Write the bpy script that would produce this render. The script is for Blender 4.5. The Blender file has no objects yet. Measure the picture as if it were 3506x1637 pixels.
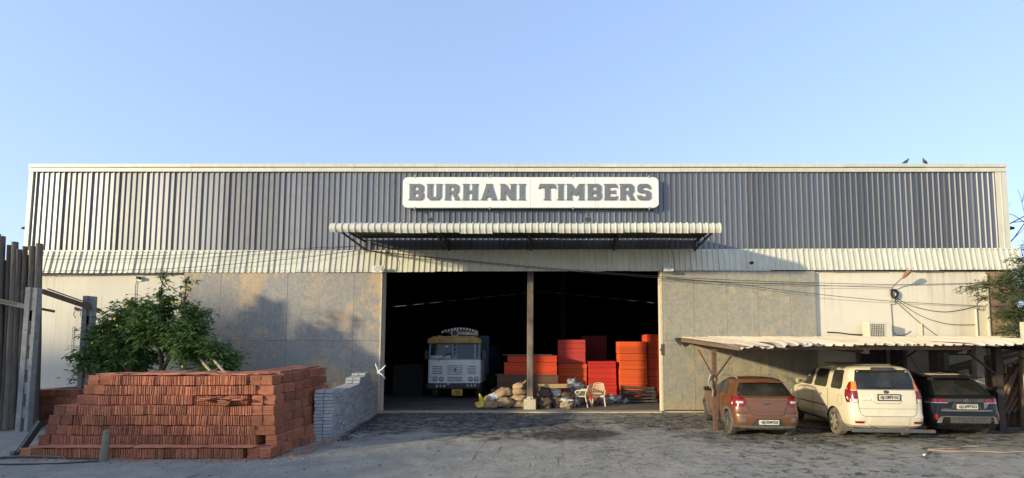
import bpy, bmesh, math, random
from mathutils import Vector, Matrix, noise as mn

sc = bpy.context.scene
COL = sc.collection
R = math.radians
PI = math.pi

# ------------------------------------------------------------------ camera, sky, sun, exposure
cam_d = bpy.data.cameras.new("camera")
cam = bpy.data.objects.new("camera", cam_d)
COL.objects.link(cam)
cam.location = (0, 0, 2.35)
cam.rotation_euler = (R(90 + 4.05), 0, 0)
cam_d.sensor_width = 36
cam_d.lens = 1700 / 3506 * 36
cam_d.shift_x = -(1900 - 1753) / 3506
cam_d.shift_y = (1067 - 818.5) / 3506
cam_d.clip_start = 0.1
cam_d.clip_end = 2000
sc.camera = cam

SUN = Vector((1.58, 1.0, -0.395)).normalized()      # direction the light travels
SUN_EL = math.asin(-SUN.z)
SUN_AZ = math.atan2(-SUN.x, -SUN.y)                  # clockwise from +Y
world = bpy.data.worlds.new("World")
sc.world = world
world.use_nodes = True
wn = world.node_tree
wn.nodes.clear()
wo = wn.nodes.new("ShaderNodeOutputWorld")
bg = wn.nodes.new("ShaderNodeBackground")
sky = wn.nodes.new("ShaderNodeTexSky")
sky.sky_type = 'NISHITA'
sky.sun_disc = False
sky.sun_elevation = SUN_EL
sky.sun_rotation = SUN_AZ
sky.air_density = 1.0
sky.dust_density = 1.0
sky.ozone_density = 3.0
bg.inputs[1].default_value = 0.15
gam = wn.nodes.new("ShaderNodeGamma")                # hazy evening air: evens the sky out in every direction
gam.inputs[1].default_value = 0.45
tint = wn.nodes.new("ShaderNodeMix")
tint.data_type = 'RGBA'
tint.blend_type = 'MULTIPLY'
tint.inputs[0].default_value = 1.0
tint.inputs[7].default_value = (1.32, 1.43, 1.78, 1)
wn.links.new(sky.outputs[0], gam.inputs[0])
wn.links.new(gam.outputs[0], tint.inputs[6])
wn.links.new(tint.outputs[2], bg.inputs[0])
wn.links.new(bg.outputs[0], wo.inputs[0])

sun_d = bpy.data.lights.new("sun", 'SUN')
sun_d.energy = 2.05
sun_d.angle = R(2.0)
sun_d.color = (1.0, 0.86, 0.56)
sun = bpy.data.objects.new("sun", sun_d)
sun.rotation_euler = SUN.to_track_quat('-Z', 'Y').to_euler()
sun.location = (-20, -20, 20)
COL.objects.link(sun)
sc.view_settings.view_transform = 'Standard'
sc.view_settings.look = 'None'
sc.view_settings.gamma = 1
sc.view_settings.use_curve_mapping = False
sc.view_settings.exposure = 1.4

# ------------------------------------------------------------------ mesh helpers
class MB:
    def __init__(self):
        self.v, self.f, self.m = [], [], []

    def add(self, vs, fs, mi=0):
        o = len(self.v)
        self.v += [tuple(p) for p in vs]
        self.f += [tuple(i + o for i in f) for f in fs]
        self.m += [mi] * len(fs)

    def box(self, x0, x1, y0, y1, z0, z1, mi=0):
        self.add([(x0, y0, z0), (x1, y0, z0), (x1, y1, z0), (x0, y1, z0), (x0, y0, z1), (x1, y0, z1), (x1, y1, z1), (x0, y1, z1)],
                 [(0, 3, 2, 1), (4, 5, 6, 7), (0, 1, 5, 4), (1, 2, 6, 5), (2, 3, 7, 6), (3, 0, 4, 7)], mi)

    def bar(self, p, q, w, h, mi=0, up=(0, 0, 1)):
        p, q = Vector(p), Vector(q)
        d = (q - p).normalized()
        u = Vector(up)
        if abs(d.dot(u)) > 0.98:
            u = Vector((0, 1, 0))
        s = d.cross(u).normalized() * (w / 2)
        t = s.cross(d).normalized() * (h / 2)
        self.add([p - s - t, p + s - t, p + s + t, p - s + t, q - s - t, q + s - t, q + s + t, q - s + t],
                 [(0, 1, 2, 3), (7, 6, 5, 4), (0, 4, 5, 1), (1, 5, 6, 2), (2, 6, 7, 3), (3, 7, 4, 0)], mi)

    def tube(self, pts, r, n=8, mi=0, caps=True):
        pts = [Vector(p) for p in pts]
        rs = r if isinstance(r, (list, tuple)) else [r] * len(pts)
        vs, fs = [], []
        prev = None
        for i, p in enumerate(pts):
            a = pts[max(i - 1, 0)]
            b = pts[min(i + 1, len(pts) - 1)]
            d = (b - a).normalized()
            if prev is None:
                u = Vector((0, 0, 1)) if abs(d.z) < 0.9 else Vector((1, 0, 0))
                s = d.cross(u).normalized()
            else:
                s = (prev - d * prev.dot(d)).normalized()
            prev = s
            t = d.cross(s)
            for k in range(n):
                an = 2 * PI * k / n
                vs.append(p + (s * math.cos(an) + t * math.sin(an)) * rs[i])
        for i in range(len(pts) - 1):
            for k in range(n):
                a, b = i * n + k, i * n + (k + 1) % n
                fs.append((a, b, b + n, a + n))
        if caps:
            fs.append(tuple(range(n - 1, -1, -1)))
            fs.append(tuple((len(pts) - 1) * n + k for k in range(n)))
        self.add(vs, fs, mi)

    def lathe(self, prof, n=24, mi=0, mat=None):
        """profile of (radius, height) about Z, then transformed"""
        vs, fs = [], []
        for r, z in prof:
            for k in range(n):
                a = 2 * PI * k / n
                p = Vector((r * math.cos(a), r * math.sin(a), z))
                vs.append(mat @ p if mat else p)
        for i in range(len(prof) - 1):
            for k in range(n):
                a, b = i * n + k, i * n + (k + 1) % n
                fs.append((a, b, b + n, a + n))
        fs.append(tuple(range(n - 1, -1, -1)))
        fs.append(tuple((len(prof) - 1) * n + k for k in range(n)))
        self.add(vs, fs, mi)

    def prism(self, poly, d0, d1, plane='xy', mi=0):
        n = len(poly)
        def P(a, b, d):
            return (a, b, d) if plane == 'xy' else ((a, d, b) if plane == 'xz' else (d, a, b))
        vs = [P(a, b, d0) for a, b in poly] + [P(a, b, d1) for a, b in poly]
        fs = [tuple(range(n - 1, -1, -1)), tuple(range(n, 2 * n))]
        fs += [(i, (i + 1) % n, n + (i + 1) % n, n + i) for i in range(n)]
        self.add(vs, fs, mi)

    def grid(self, fn, us, ws, mi=0, close=False):
        vs = [fn(u, w) for w in ws for u in us]
        n = len(us)
        fs = []
        for j in range(len(ws) - 1):
            for i in range(n - 1 if not close else n):
                a, b = j * n + i, j * n + (i + 1) % n
                fs.append((a, b, b + n, a + n))
        self.add(vs, fs, mi)

    def mesh(self, name, mats, smooth=False, recalc=True):
        me = bpy.data.meshes.new(name)
        me.from_pydata(self.v, [], self.f)
        for m in (mats if isinstance(mats, (list, tuple)) else [mats]):
            me.materials.append(m)
        me.polygons.foreach_set("material_index", self.m)
        if recalc:
            bm = bmesh.new()
            bm.from_mesh(me)
            bmesh.ops.recalc_face_normals(bm, faces=bm.faces)
            bm.to_mesh(me)
            bm.free()
        if smooth:
            me.polygons.foreach_set("use_smooth", [True] * len(me.polygons))
            if smooth is not True:
                me.set_sharp_from_angle(angle=R(smooth))
        me.update()
        return me

    def build(self, name, mats, parent=None, smooth=False, loc=(0, 0, 0), rot=(0, 0, 0), recalc=True):
        return inst(name, self.mesh(name, mats, smooth, recalc), parent, loc, rot)


def inst(name, me, parent=None, loc=(0, 0, 0), rot=(0, 0, 0), scale=None):
    o = bpy.data.objects.new(name, me)
    COL.objects.link(o)
    o.parent = parent
    o.location = loc
    o.rotation_euler = rot
    if scale:
        o.scale = scale
    return o


def tag(o, label, cat, group=None, kind=None):
    o['label'] = label
    o['category'] = cat
    if group:
        o['group'] = group
    if kind:
        o['kind'] = kind
    return o


def thing(name, label, cat, loc=(0, 0, 0), rz=0, group=None):
    o = bpy.data.objects.new(name, None)
    COL.objects.link(o)
    o.location = loc
    o.rotation_euler = (0, 0, rz)
    o.empty_display_size = 0.3
    return tag(o, label, cat, group)


def dup(root, loc, rz, label):
    r = root.copy()
    COL.objects.link(r)
    r.location = loc
    r.rotation_euler = (0, 0, rz)
    r['label'] = label
    for ch in list(root.children):
        c = ch.copy()
        COL.objects.link(c)
        c.parent = r
        for g in ch.children:
            d = g.copy()
            COL.objects.link(d)
            d.parent = c
    return r


def struct(o):
    o['kind'] = 'structure'
    return o


def stuff(o):
    o['kind'] = 'stuff'
    return o


def curve_mesh(cu, mat):
    ob = bpy.data.objects.new("temp", cu)
    COL.objects.link(ob)
    dg = bpy.context.evaluated_depsgraph_get()
    me = bpy.data.meshes.new_from_object(ob.evaluated_get(dg))
    bpy.data.objects.remove(ob)
    me.materials.clear()
    me.materials.append(mat)
    return me


def text_mesh(s, size, mat, ext=0.003, bold=0.0, space=1.0, shear=0.0):
    cu = bpy.data.curves.new("lettering", 'FONT')
    cu.body = s
    cu.size = size
    cu.extrude = ext
    cu.offset = bold
    cu.space_character = space
    cu.shear = shear
    cu.align_x = 'CENTER'
    cu.align_y = 'CENTER'
    cu.resolution_u = 3
    return curve_mesh(cu, mat)


def rrect(x0, x1, y0, y1, r, n=5):
    pts = []
    for cx, cy, a0 in ((x1 - r, y1 - r, 0), (x0 + r, y1 - r, 90), (x0 + r, y0 + r, 180), (x1 - r, y0 + r, 270)):
        for k in range(n + 1):
            a = R(a0 + 90 * k / n)
            pts.append((cx + r * math.cos(a), cy + r * math.sin(a)))
    return pts

# ------------------------------------------------------------------ material helpers
def S(r, g, b):
    def f(c):
        c /= 255
        return c / 12.92 if c <= 0.04045 else ((c + 0.055) / 1.055) ** 2.4
    return (f(r), f(g), f(b))


class MT:
    def __init__(self, name, rough=0.6, metal=0.0, spec=0.5, coat=0.0):
        self.m = bpy.data.materials.new(name)
        self.m.use_nodes = True
        self.t = self.m.node_tree
        self.t.nodes.clear()
        self.out = self.n("ShaderNodeOutputMaterial")
        self.b = self.n("ShaderNodeBsdfPrincipled")
        self.l(self.b.outputs[0], self.out.inputs[0])
        self.b.inputs["Roughness"].default_value = rough
        self.b.inputs["Metallic"].default_value = metal
        self.b.inputs["Specular IOR Level"].default_value = spec
        self.b.inputs["Coat Weight"].default_value = coat
        self.b.inputs["Coat Roughness"].default_value = 0.08

    def n(self, t, **i):
        nd = self.t.nodes.new(t)
        for k, v in i.items():
            nd.inputs[k].default_value = v
        return nd

    def l(self, a, b):
        self.t.links.new(a, b)

    def set(self, inp, v):
        if isinstance(v, bpy.types.NodeSocket):
            self.l(v, inp)
        else:
            inp.default_value = (*v, 1) if isinstance(v, tuple) and len(v) == 3 and inp.type == 'RGBA' else v

    def coords(self, scale=(1, 1, 1), rnd=False, rot=(0, 0, 0), loc=(0, 0, 0)):
        tc = self.n("ShaderNodeTexCoord")
        src = tc.outputs["Object"]
        if rnd:
            oi = self.n("ShaderNodeObjectInfo")
            mu = self.n("ShaderNodeVectorMath")
            mu.operation = 'MULTIPLY_ADD'
            self.l(oi.outputs["Random"], mu.inputs[0])
            mu.inputs[1].default_value = (37, 53, 71)
            self.l(src, mu.inputs[2])
            src = mu.outputs[0]
        mp = self.n("ShaderNodeMapping")
        self.l(src, mp.inputs[0])
        mp.inputs["Scale"].default_value = scale
        mp.inputs["Rotation"].default_value = rot
        mp.inputs["Location"].default_value = loc
        return mp.outputs[0]

    def noise(self, co, scale=5, detail=5, rough=0.6, dist=0.0):
        nd = self.n("ShaderNodeTexNoise", Scale=scale, Detail=detail, Roughness=rough, Distortion=dist)
        self.l(co, nd.inputs["Vector"])
        return nd.outputs[0]

    def vor(self, co, scale=5, feature='F1'):
        nd = self.n("ShaderNodeTexVoronoi", Scale=scale)
        nd.feature = feature
        self.l(co, nd.inputs["Vector"])
        return nd.outputs[0]

    def rng(self, v, lo, hi, a=0.0, b=1.0):
        nd = self.n("ShaderNodeMapRange")
        nd.clamp = True
        self.l(v, nd.inputs[0])
        for k, x in zip((1, 2, 3, 4), (lo, hi, a, b)):
            nd.inputs[k].default_value = x
        return nd.outputs[0]

    def mix(self, fac, a, b, blend='MIX'):
        nd = self.n("ShaderNodeMix")
        nd.data_type = 'RGBA'
        nd.blend_type = blend
        self.set(nd.inputs[0], fac)
        self.set(nd.inputs[6], a)
        self.set(nd.inputs[7], b)
        return nd.outputs[2]

    def math(self, op, a, b=0.0):
        nd = self.n("ShaderNodeMath")
        nd.operation = op
        self.set(nd.inputs[0], a)
        self.set(nd.inputs[1], b)
        return nd.outputs[0]

    def rand(self, lo, hi):
        oi = self.n("ShaderNodeObjectInfo")
        return self.rng(oi.outputs["Random"], 0, 1, lo, hi)

    def val(self, col, v, s=1.0, h=0.5):
        nd = self.n("ShaderNodeHueSaturation")
        self.set(nd.inputs["Color"], col)
        self.set(nd.inputs["Value"], v)
        self.set(nd.inputs["Saturation"], s)
        self.set(nd.inputs["Hue"], h)
        return nd.outputs[0]

    def bump(self, h, strength=0.3, dist=0.02):
        nd = self.n("ShaderNodeBump", Strength=strength, Distance=dist)
        self.l(h, nd.inputs["Height"])
        self.l(nd.outputs[0], self.b.inputs["Normal"])

    def base(self, c):
        self.set(self.b.inputs["Base Color"], c)
        return self.m

    def roughness(self, v):
        self.set(self.b.inputs["Roughness"], v)


def M(name, c1, c2=None, scale=6, rough=0.6, metal=0.0, bump=0.0, bscale=None, stretch=(1, 1, 1), lo=0.38, hi=0.66, rnd=0.0, spec=0.5, coat=0.0, dist=0.01):
    t = MT(name, rough, metal, spec, coat)
    if c2 is None:
        c2 = tuple(c * 0.72 for c in c1)
    co = t.coords(stretch, rnd=True)
    nz = t.noise(co, scale, 6, 0.62)
    c = t.mix(t.rng(nz, lo, hi), c1, c2)
    if rnd:
        c = t.val(c, t.rand(1 - rnd, 1 + rnd))
    if bump:
        t.bump(t.noise(co, bscale or scale * 4, 5, 0.65), bump, dist)
    return t.base(c)


# ---- big surfaces
def mat_ground():
    t = MT("dirt_ground", 0.95, 0, 0.25)
    co = t.coords()
    big = t.noise(co, 0.25, 5, 0.6)
    mid = t.noise(co, 1.3, 9, 0.74, 0.5)
    clod = t.noise(co, 3.6, 10, 0.80, 0.3)
    fine = t.noise(co, 17, 6, 0.78)
    sx = t.n("ShaderNodeSeparateXYZ")
    t.l(t.n("ShaderNodeTexCoord").outputs["Object"], sx.inputs[0])
    X, Y = sx.outputs[0], sx.outputs[1]
    # tyre ruts: stretched grain that only shows in places
    track = t.noise(t.coords((3.6, 0.14, 1), rot=(0, 0, R(-38))), 1.6, 5, 0.65, 0.1)
    track2 = t.noise(t.coords((3.2, 0.12, 1), rot=(0, 0, R(-8)), loc=(4, 2, 0)), 1.6, 5, 0.65, 0.1)
    rut = t.math('MULTIPLY', t.rng(track, 0.57, 0.64), t.rng(t.noise(co, 0.45, 3, 0.6), 0.46, 0.55))
    rut2 = t.math('MULTIPLY', t.rng(track2, 0.58, 0.65), t.rng(t.noise(t.coords(loc=(9, 5, 0)), 0.40, 3, 0.6), 0.52, 0.62))
    rut = t.math('MULTIPLY', t.math('MAXIMUM', rut, rut2), t.math('MULTIPLY', t.rng(X, 2.5, -1.0), t.rng(Y, 14, 12)))
    c = t.mix(t.rng(big, 0.35, 0.65), S(164, 157, 144), S(148, 144, 135))
    c = t.mix(t.rng(mid, 0.42, 0.70), c, S(190, 180, 160))
    c = t.mix(t.rng(fine, 0.35, 0.75, 0, 0.5), c, S(128, 123, 113))
    def blob(x, y, rx, ry, wob=0.9):
        sp = t.n("ShaderNodeVectorMath")
        sp.operation = 'SUBTRACT'
        t.l(co, sp.inputs[0])
        sp.inputs[1].default_value = (x, y, 0)
        dv = t.n("ShaderNodeVectorMath")
        dv.operation = 'DIVIDE'
        t.l(sp.outputs[0], dv.inputs[0])
        dv.inputs[1].default_value = (rx, ry, 1)
        ln = t.n("ShaderNodeVectorMath")
        ln.operation = 'LENGTH'
        t.l(dv.outputs[0], ln.inputs[0])
        w = t.math('ADD', ln.outputs["Value"], t.math('MULTIPLY', t.math('SUBTRACT', mid, 0.5), wob * 2.6))
        return t.rng(w, 0.70, 1.15, 1, 0)
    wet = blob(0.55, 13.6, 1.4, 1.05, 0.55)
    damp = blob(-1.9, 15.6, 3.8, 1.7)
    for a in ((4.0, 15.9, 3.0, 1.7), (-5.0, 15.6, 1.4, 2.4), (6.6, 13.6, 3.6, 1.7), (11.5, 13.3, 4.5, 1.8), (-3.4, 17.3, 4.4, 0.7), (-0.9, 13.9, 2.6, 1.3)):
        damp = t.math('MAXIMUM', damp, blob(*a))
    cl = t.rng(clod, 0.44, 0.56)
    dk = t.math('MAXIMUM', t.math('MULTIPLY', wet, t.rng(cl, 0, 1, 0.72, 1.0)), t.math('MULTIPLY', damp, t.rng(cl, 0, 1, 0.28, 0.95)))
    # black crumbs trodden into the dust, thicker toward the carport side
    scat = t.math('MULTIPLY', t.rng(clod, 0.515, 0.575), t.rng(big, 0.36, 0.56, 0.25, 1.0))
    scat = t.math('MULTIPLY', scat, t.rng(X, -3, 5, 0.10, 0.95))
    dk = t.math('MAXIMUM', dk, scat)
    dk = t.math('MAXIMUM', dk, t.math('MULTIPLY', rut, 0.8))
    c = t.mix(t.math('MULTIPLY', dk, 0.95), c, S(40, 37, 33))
    sp = t.rng(t.vor(co, 3.1), 0.035, 0.05, 1, 0)
    c = t.mix(t.math('MULTIPLY', sp, t.rng(mid, 0.5, 0.6)), c, S(205, 198, 180))
    h = t.math('ADD', t.math('MULTIPLY', clod, 1.6), t.math('MULTIPLY', fine, 0.5))
    h = t.math('SUBTRACT', h, t.math('MULTIPLY', rut, 0.35))
    t.bump(h, 0.8, 0.07)
    return t.base(c)


def mat_wall():
    t = MT("cream_plaster_wall", 0.85, 0, 0.3)
    co = t.coords()
    big = t.noise(co, 0.5, 5, 0.6)
    st = t.noise(t.coords((2.6, 2.6, 0.10)), 1.6, 6, 0.7, 0.15)
    st2 = t.noise(t.coords((7.0, 7.0, 0.16), loc=(3, 1, 0)), 1.2, 5, 0.65)
    fine = t.noise(co, 22, 5, 0.7)
    c = t.mix(t.rng(big, 0.35, 0.7), (0.71, 0.65, 0.51), (0.63, 0.57, 0.46))
    sz = t.n("ShaderNodeSeparateXYZ")
    t.l(co, sz.inputs[0])
    mk = t.math('MULTIPLY', t.rng(t.noise(co, 0.35, 4, 0.6), 0.42, 0.62, 0.25, 1.0), t.rng(sz.outputs[2], 1.0, 5.0, 0.35, 1.0))
    c = t.mix(t.math('MULTIPLY', mk, t.rng(st, 0.53, 0.66, 0, 0.75)), c, (0.44, 0.31, 0.17))
    c = t.mix(t.math('MULTIPLY', mk, t.rng(st2, 0.56, 0.68, 0, 0.5)), c, (0.34, 0.28, 0.20))
    c = t.mix(t.rng(fine, 0.55, 0.8, 0, 0.25), c, (0.5, 0.43, 0.31))
    t.bump(fine, 0.15, 0.01)
    return t.base(c)


def mat_gate(name, tan, g1, g2, cover, soft, seed):
    t = MT(name, 0.7, 0, 0.35)
    L = (seed, seed * 1.7, seed * 0.6)
    co = t.coords(loc=L)
    patch = t.noise(co, 0.55, 6, 0.60, 0.4)
    mott = t.noise(co, 3.0, 12, 0.80, 0.5)
    streak = t.noise(t.coords((3.0, 3.0, 0.22), loc=L), 1.7, 7, 0.75)
    fine = t.noise(co, 16, 5, 0.75)
    scr = t.noise(t.coords((14, 14, 1.6), rot=(0, R(14), 0)), 1.1, 6, 0.75)
    a = t.math('ADD', t.math('MULTIPLY', patch, 0.50), t.math('MULTIPLY', mott, 0.36))
    a = t.math('ADD', a, t.math('MULTIPLY', streak, 0.14))
    grey = t.mix(t.rng(mott, 0.35, 0.65), g1, g2)
    c = t.mix(t.rng(a, cover, cover + soft, 0, 0.92), tan, grey)
    c = t.mix(t.rng(fine, 0.5, 0.75, 0, 0.35), c, tuple(x * 0.55 for x in tan))
    grit = t.noise(co, 8.5, 8, 0.85, 0.4)
    c = t.mix(t.rng(grit, 0.50, 0.60, 0, 0.55), c, tan)
    c = t.mix(t.rng(grit, 0.47, 0.38, 0, 0.45), c, tuple(x * 0.62 for x in g2))
    drip = t.noise(t.coords((6, 6, 0.10), loc=L), 1.5, 6, 0.75)
    c = t.mix(t.rng(drip, 0.54, 0.63, 0, 0.55), c, tuple(x * 0.66 for x in tan))
    drip2 = t.noise(t.coords((11, 11, 0.07), loc=(seed + 5, 2, 1)), 1.4, 5, 0.75)
    c = t.mix(t.rng(drip2, 0.58, 0.66, 0, 0.5), c, tuple(min(1, x * 1.25) for x in g1))
    sz = t.n("ShaderNodeSeparateXYZ")
    t.l(t.n("ShaderNodeTexCoord").outputs["Object"], sz.inputs[0])
    low = t.rng(sz.outputs[2], 0.2, 2.6, 1, 0.25)
    base_ = t.rng(t.math('ADD', sz.outputs[2], t.math('MULTIPLY', mott, 1.2)), 1.25, 0.75, 0, 0.6)
    c = t.mix(base_, c, tuple(x * 0.85 for x in tan))
    sf = t.math('MULTIPLY', t.rng(scr, 0.58, 0.68), low)
    c = t.mix(t.math('MULTIPLY', sf, 0.75), c, tuple(x * 0.22 for x in tan))
    sp = t.math('MULTIPLY', t.rng(t.noise(co, 9, 4, 0.8), 0.62, 0.70), low)
    c = t.mix(t.math('MULTIPLY', sp, 0.7), c, tuple(x * 0.2 for x in tan))
    t.bump(t.math('ADD', mott, fine), 0.12, 0.01)
    return t.base(c)


def mat_galv():
    t = MT("galvanised_sheet", 0.40, 0.6, 0.5)
    co = t.coords(rnd=True)
    st = t.noise(t.coords((9, 9, 0.25), rnd=True), 1.6, 6, 0.7)
    sp = t.noise(co, 3, 6, 0.7)
    c = t.mix(t.rng(st, 0.3, 0.75), (0.178, 0.177, 0.182), (0.145, 0.145, 0.149))
    c = t.mix(t.rng(sp, 0.55, 0.8, 0, 0.4), c, (0.19, 0.175, 0.15))
    c = t.val(c, t.rand(0.80, 1.18))
    t.roughness(t.rng(sp, 0.3, 0.7, 0.33, 0.46))
    return t.base(c)


def mat_sheet_edges(name, c1, c2):
    t = MT(name, 0.75, 0, 0.3)
    co = t.coords((0.8, 0.8, 14), rnd=True)
    nz = t.noise(co, 2.2, 6, 0.7)
    nz2 = t.noise(t.coords((1, 1, 1), rnd=True), 3, 5, 0.7)
    c = t.mix(t.rng(nz, 0.35, 0.7), c1, c2)
    c = t.mix(t.rng(nz2, 0.55, 0.75, 0, 0.35), c, tuple(x * 0.55 for x in c2))
    c = t.val(c, t.rand(0.72, 1.18))
    t.bump(nz, 0.3, 0.01)
    return t.base(c)


def mat_bark(name, c1, c2, rnd=0.25):
    t = MT(name, 0.92, 0, 0.2)
    a = t.noise(t.coords((9, 9, 0.8), rnd=True), 2.2, 7, 0.75, 0.3)
    b = t.noise(t.coords((1, 1, 1), rnd=True), 3.5, 6, 0.7)
    c = t.mix(t.rng(a, 0.35, 0.68), c1, c2)
    c = t.mix(t.rng(b, 0.55, 0.75, 0, 0.5), c, tuple(x * 0.4 for x in c1))
    c = t.val(c, t.rand(1 - rnd, 1 + rnd))
    t.bump(a, 0.7, 0.02)
    return t.base(c)


def mat_leaf(name, c1, c2, c3):
    t = MT(name, 0.5, 0, 0.4)
    geo = t.n("ShaderNodeNewGeometry")
    c = t.mix(t.rng(geo.outputs["Random Per Island"], 0.0, 0.75), c1, c2)
    c = t.mix(t.rng(geo.outputs["Random Per Island"], 0.82, 1.0), c, c3)
    t.b.inputs["Subsurface Weight"].default_value = 0.0
    tr = t.n("ShaderNodeBsdfTranslucent")
    t.l(t.val(c, 1.3), tr.inputs[0])
    mx = t.n("ShaderNodeMixShader")
    mx.inputs[0].default_value = 0.28
    t.l(t.b.outputs[0], mx.inputs[1])
    t.l(tr.outputs[0], mx.inputs[2])
    t.l(mx.outputs[0], t.out.inputs[0])
    return t.base(c)


def mat_carpaint(name, col, dust, metal=0.0, dust_amt=0.5, rough=0.3):
    t = MT(name, rough, metal, 0.22 if col[0] < 0.02 else 0.5, 0.5)
    co = t.coords()
    sz = t.n("ShaderNodeSeparateXYZ")
    t.l(t.n("ShaderNodeTexCoord").outputs["Object"], sz.inputs[0])
    nz = t.noise(co, 3.0, 7, 0.7)
    nz2 = t.noise(co, 18, 5, 0.7)
    low = t.rng(sz.outputs[2], 0.25, 1.0, 1.0, 0.35)
    d = t.math('MULTIPLY', t.rng(t.math('ADD', nz, t.math('MULTIPLY', nz2, 0.4)), 0.45, 0.95), low)
    d = t.math('MULTIPLY', d, dust_amt)
    t.roughness(t.rng(d, 0, 0.6, rough, 0.65))
    t.l(t.rng(d, 0, 0.6, 0.15 if col[0] < 0.02 else 0.7, 0.05), t.b.inputs["Coat Weight"])
    return t.base(t.mix(d, col, dust))


GROUND = mat_ground()
WALL = mat_wall()
GATE_L = mat_gate("sliding_door_paint_left", (0.50, 0.355, 0.205), (0.30, 0.295, 0.27), (0.20, 0.225, 0.235), 0.435, 0.075, 3.0)
GATE_R = mat_gate("sliding_door_paint_right", (0.47, 0.36, 0.21), (0.315, 0.305, 0.245), (0.225, 0.24, 0.215), 0.40, 0.075, 11.0)
GALV = mat_galv()
CREAM = M("cream_painted_steel", (0.62, 0.595, 0.47), (0.54, 0.51, 0.39), 2.2, 0.45, rnd=0.05, stretch=(3, 3, 0.5))
SHADE_SHEET = M("shade_dark_underside", (0.05, 0.055, 0.065), None, 3, 0.5)  # canopy shade put into this dark underside colour
DARKFRAME = M("dark_steel_frame", (0.03, 0.025, 0.022), (0.06, 0.035, 0.025), 6, 0.6)
INNER = M("gloom_dark_interior", (0.035, 0.033, 0.03), None, 1.2, 0.95)  # gloom of the interior put into the near-black colour
CONC = M("weathered_concrete", (0.36, 0.34, 0.30), (0.24, 0.225, 0.20), 4, 0.9, bump=0.3, rnd=0.08)
CONC_L = M("pale_concrete", (0.62, 0.52, 0.36), (0.50, 0.41, 0.28), 5, 0.9, bump=0.2)
CONC_SH = M("grey_concrete_post", (0.33, 0.31, 0.28), (0.22, 0.205, 0.185), 5, 0.9, bump=0.3)
RUST = M("rusty_steel", (0.16, 0.085, 0.05), (0.085, 0.05, 0.035), 8, 0.75, bump=0.2, rnd=0.1)
COLUMN = M("stained_column", (0.24, 0.18, 0.125), (0.055, 0.048, 0.043), 1.4, 0.8, stretch=(1.5, 1.5, 0.7), bump=0.2)
WHITE = M("white_sign_enamel", (0.76, 0.745, 0.68), (0.62, 0.59, 0.50), 2.2, 0.45, stretch=(3, 3, .35), lo=.5, hi=.8)
SIGN_GREY = M("sign_letter_grey", (0.165, 0.17, 0.178), (0.14, 0.146, 0.152), 3, 0.5)
CLAY = M("clay_roof_tile", (0.52, 0.20, 0.105), (0.37, 0.125, 0.065), 7, 0.85, bump=0.1, rnd=0.24)
CLAY_D = M("dark_clay_core", (0.13, 0.045, 0.025), None, 5, 0.95)
PAVER = M("grey_paver_block", (0.44, 0.43, 0.41), (0.32, 0.315, 0.305), 14, 0.9, bump=0.35, rnd=0.20)
POLE = mat_bark("weathered_pole_wood", (0.20, 0.16, 0.12), (0.095, 0.076, 0.058))
LOG = mat_bark("brown_log_bark", (0.24, 0.16, 0.10), (0.13, 0.085, 0.055))
PLANK = M("sawn_timber", (0.50, 0.34, 0.16), (0.40, 0.26, 0.12), 3, 0.7, stretch=(0.4, 6, 6), rnd=0.12)
PLANK_D = M("old_brown_timber", (0.20, 0.13, 0.08), (0.12, 0.08, 0.05), 3, 0.8, stretch=(0.6, 5, 5), rnd=0.12)
PLANK_G = M("grey_batten_wood", (0.27, 0.24, 0.18), (0.19, 0.17, 0.13), 3, 0.85, rnd=0.1)
ORANGE = mat_sheet_edges("orange_edge_paint", (0.84, 0.135, 0.032), (0.74, 0.10, 0.026))
ORANGE2 = mat_sheet_edges("deep_orange_edge_paint", (0.74, 0.085, 0.028), (0.64, 0.065, 0.022))
RED = mat_sheet_edges("red_edge_paint", (0.62, 0.042, 0.026), (0.54, 0.034, 0.022))
PINK = mat_sheet_edges("faded_red_edge_paint", (0.62, 0.075, 0.06), (0.52, 0.05, 0.042))
MAROON_SHADE = mat_sheet_edges("shade_dark_edge", (0.10, 0.012, 0.014), (0.07, 0.01, 0.012))  # shade on the deep stack put into this dark red
BROWNPLY = mat_sheet_edges("bare_brown_ply_edge", (0.19, 0.10, 0.06), (0.11, 0.06, 0.04))
PLYTOP = M("grey_ply_face", (0.22, 0.17, 0.13), None, 4, 0.7)
JUTE = M("jute_sacking", (0.43, 0.30, 0.165), (0.28, 0.19, 0.10), 6, 0.95, bump=0.5, bscale=40, rnd=0.18)
DARKSACK = M("dark_brown_sack", (0.12, 0.075, 0.045), (0.06, 0.04, 0.03), 8, 0.7, bump=0.4, rnd=0.2)
WPLASTIC = M("white_plastic_sheet", (0.60, 0.58, 0.54), (0.42, 0.40, 0.38), 7, 0.45, bump=0.5, bscale=12, rnd=0.1)
GPLASTIC = M("grey_plastic_sheet", (0.36, 0.36, 0.38), (0.12, 0.12, 0.13), 9, 0.35, bump=0.7, bscale=14)
YPLASTIC = M("yellow_plastic_bag", (0.72, 0.52, 0.06), (0.60, 0.42, 0.05), 7, 0.45, bump=0.4, bscale=12)
CHAIR = M("cream_chair_plastic", (0.70, 0.54, 0.33), (0.62, 0.47, 0.28), 4, 0.4)
STEEL_D = M("dark_prop_steel", (0.085, 0.07, 0.055), (0.045, 0.038, 0.032), 9, 0.55, rnd=0.25)
BLACK = M("black_rubber", (0.018, 0.018, 0.018), None, 6, 0.6)
WIRE = M("black_cable", (0.02, 0.02, 0.02), None, 6, 0.6)
TYRE = M("dusty_tyre", (0.05, 0.045, 0.04), (0.16, 0.13, 0.10), 5, 0.9, lo=0.45, hi=0.75)
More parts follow.
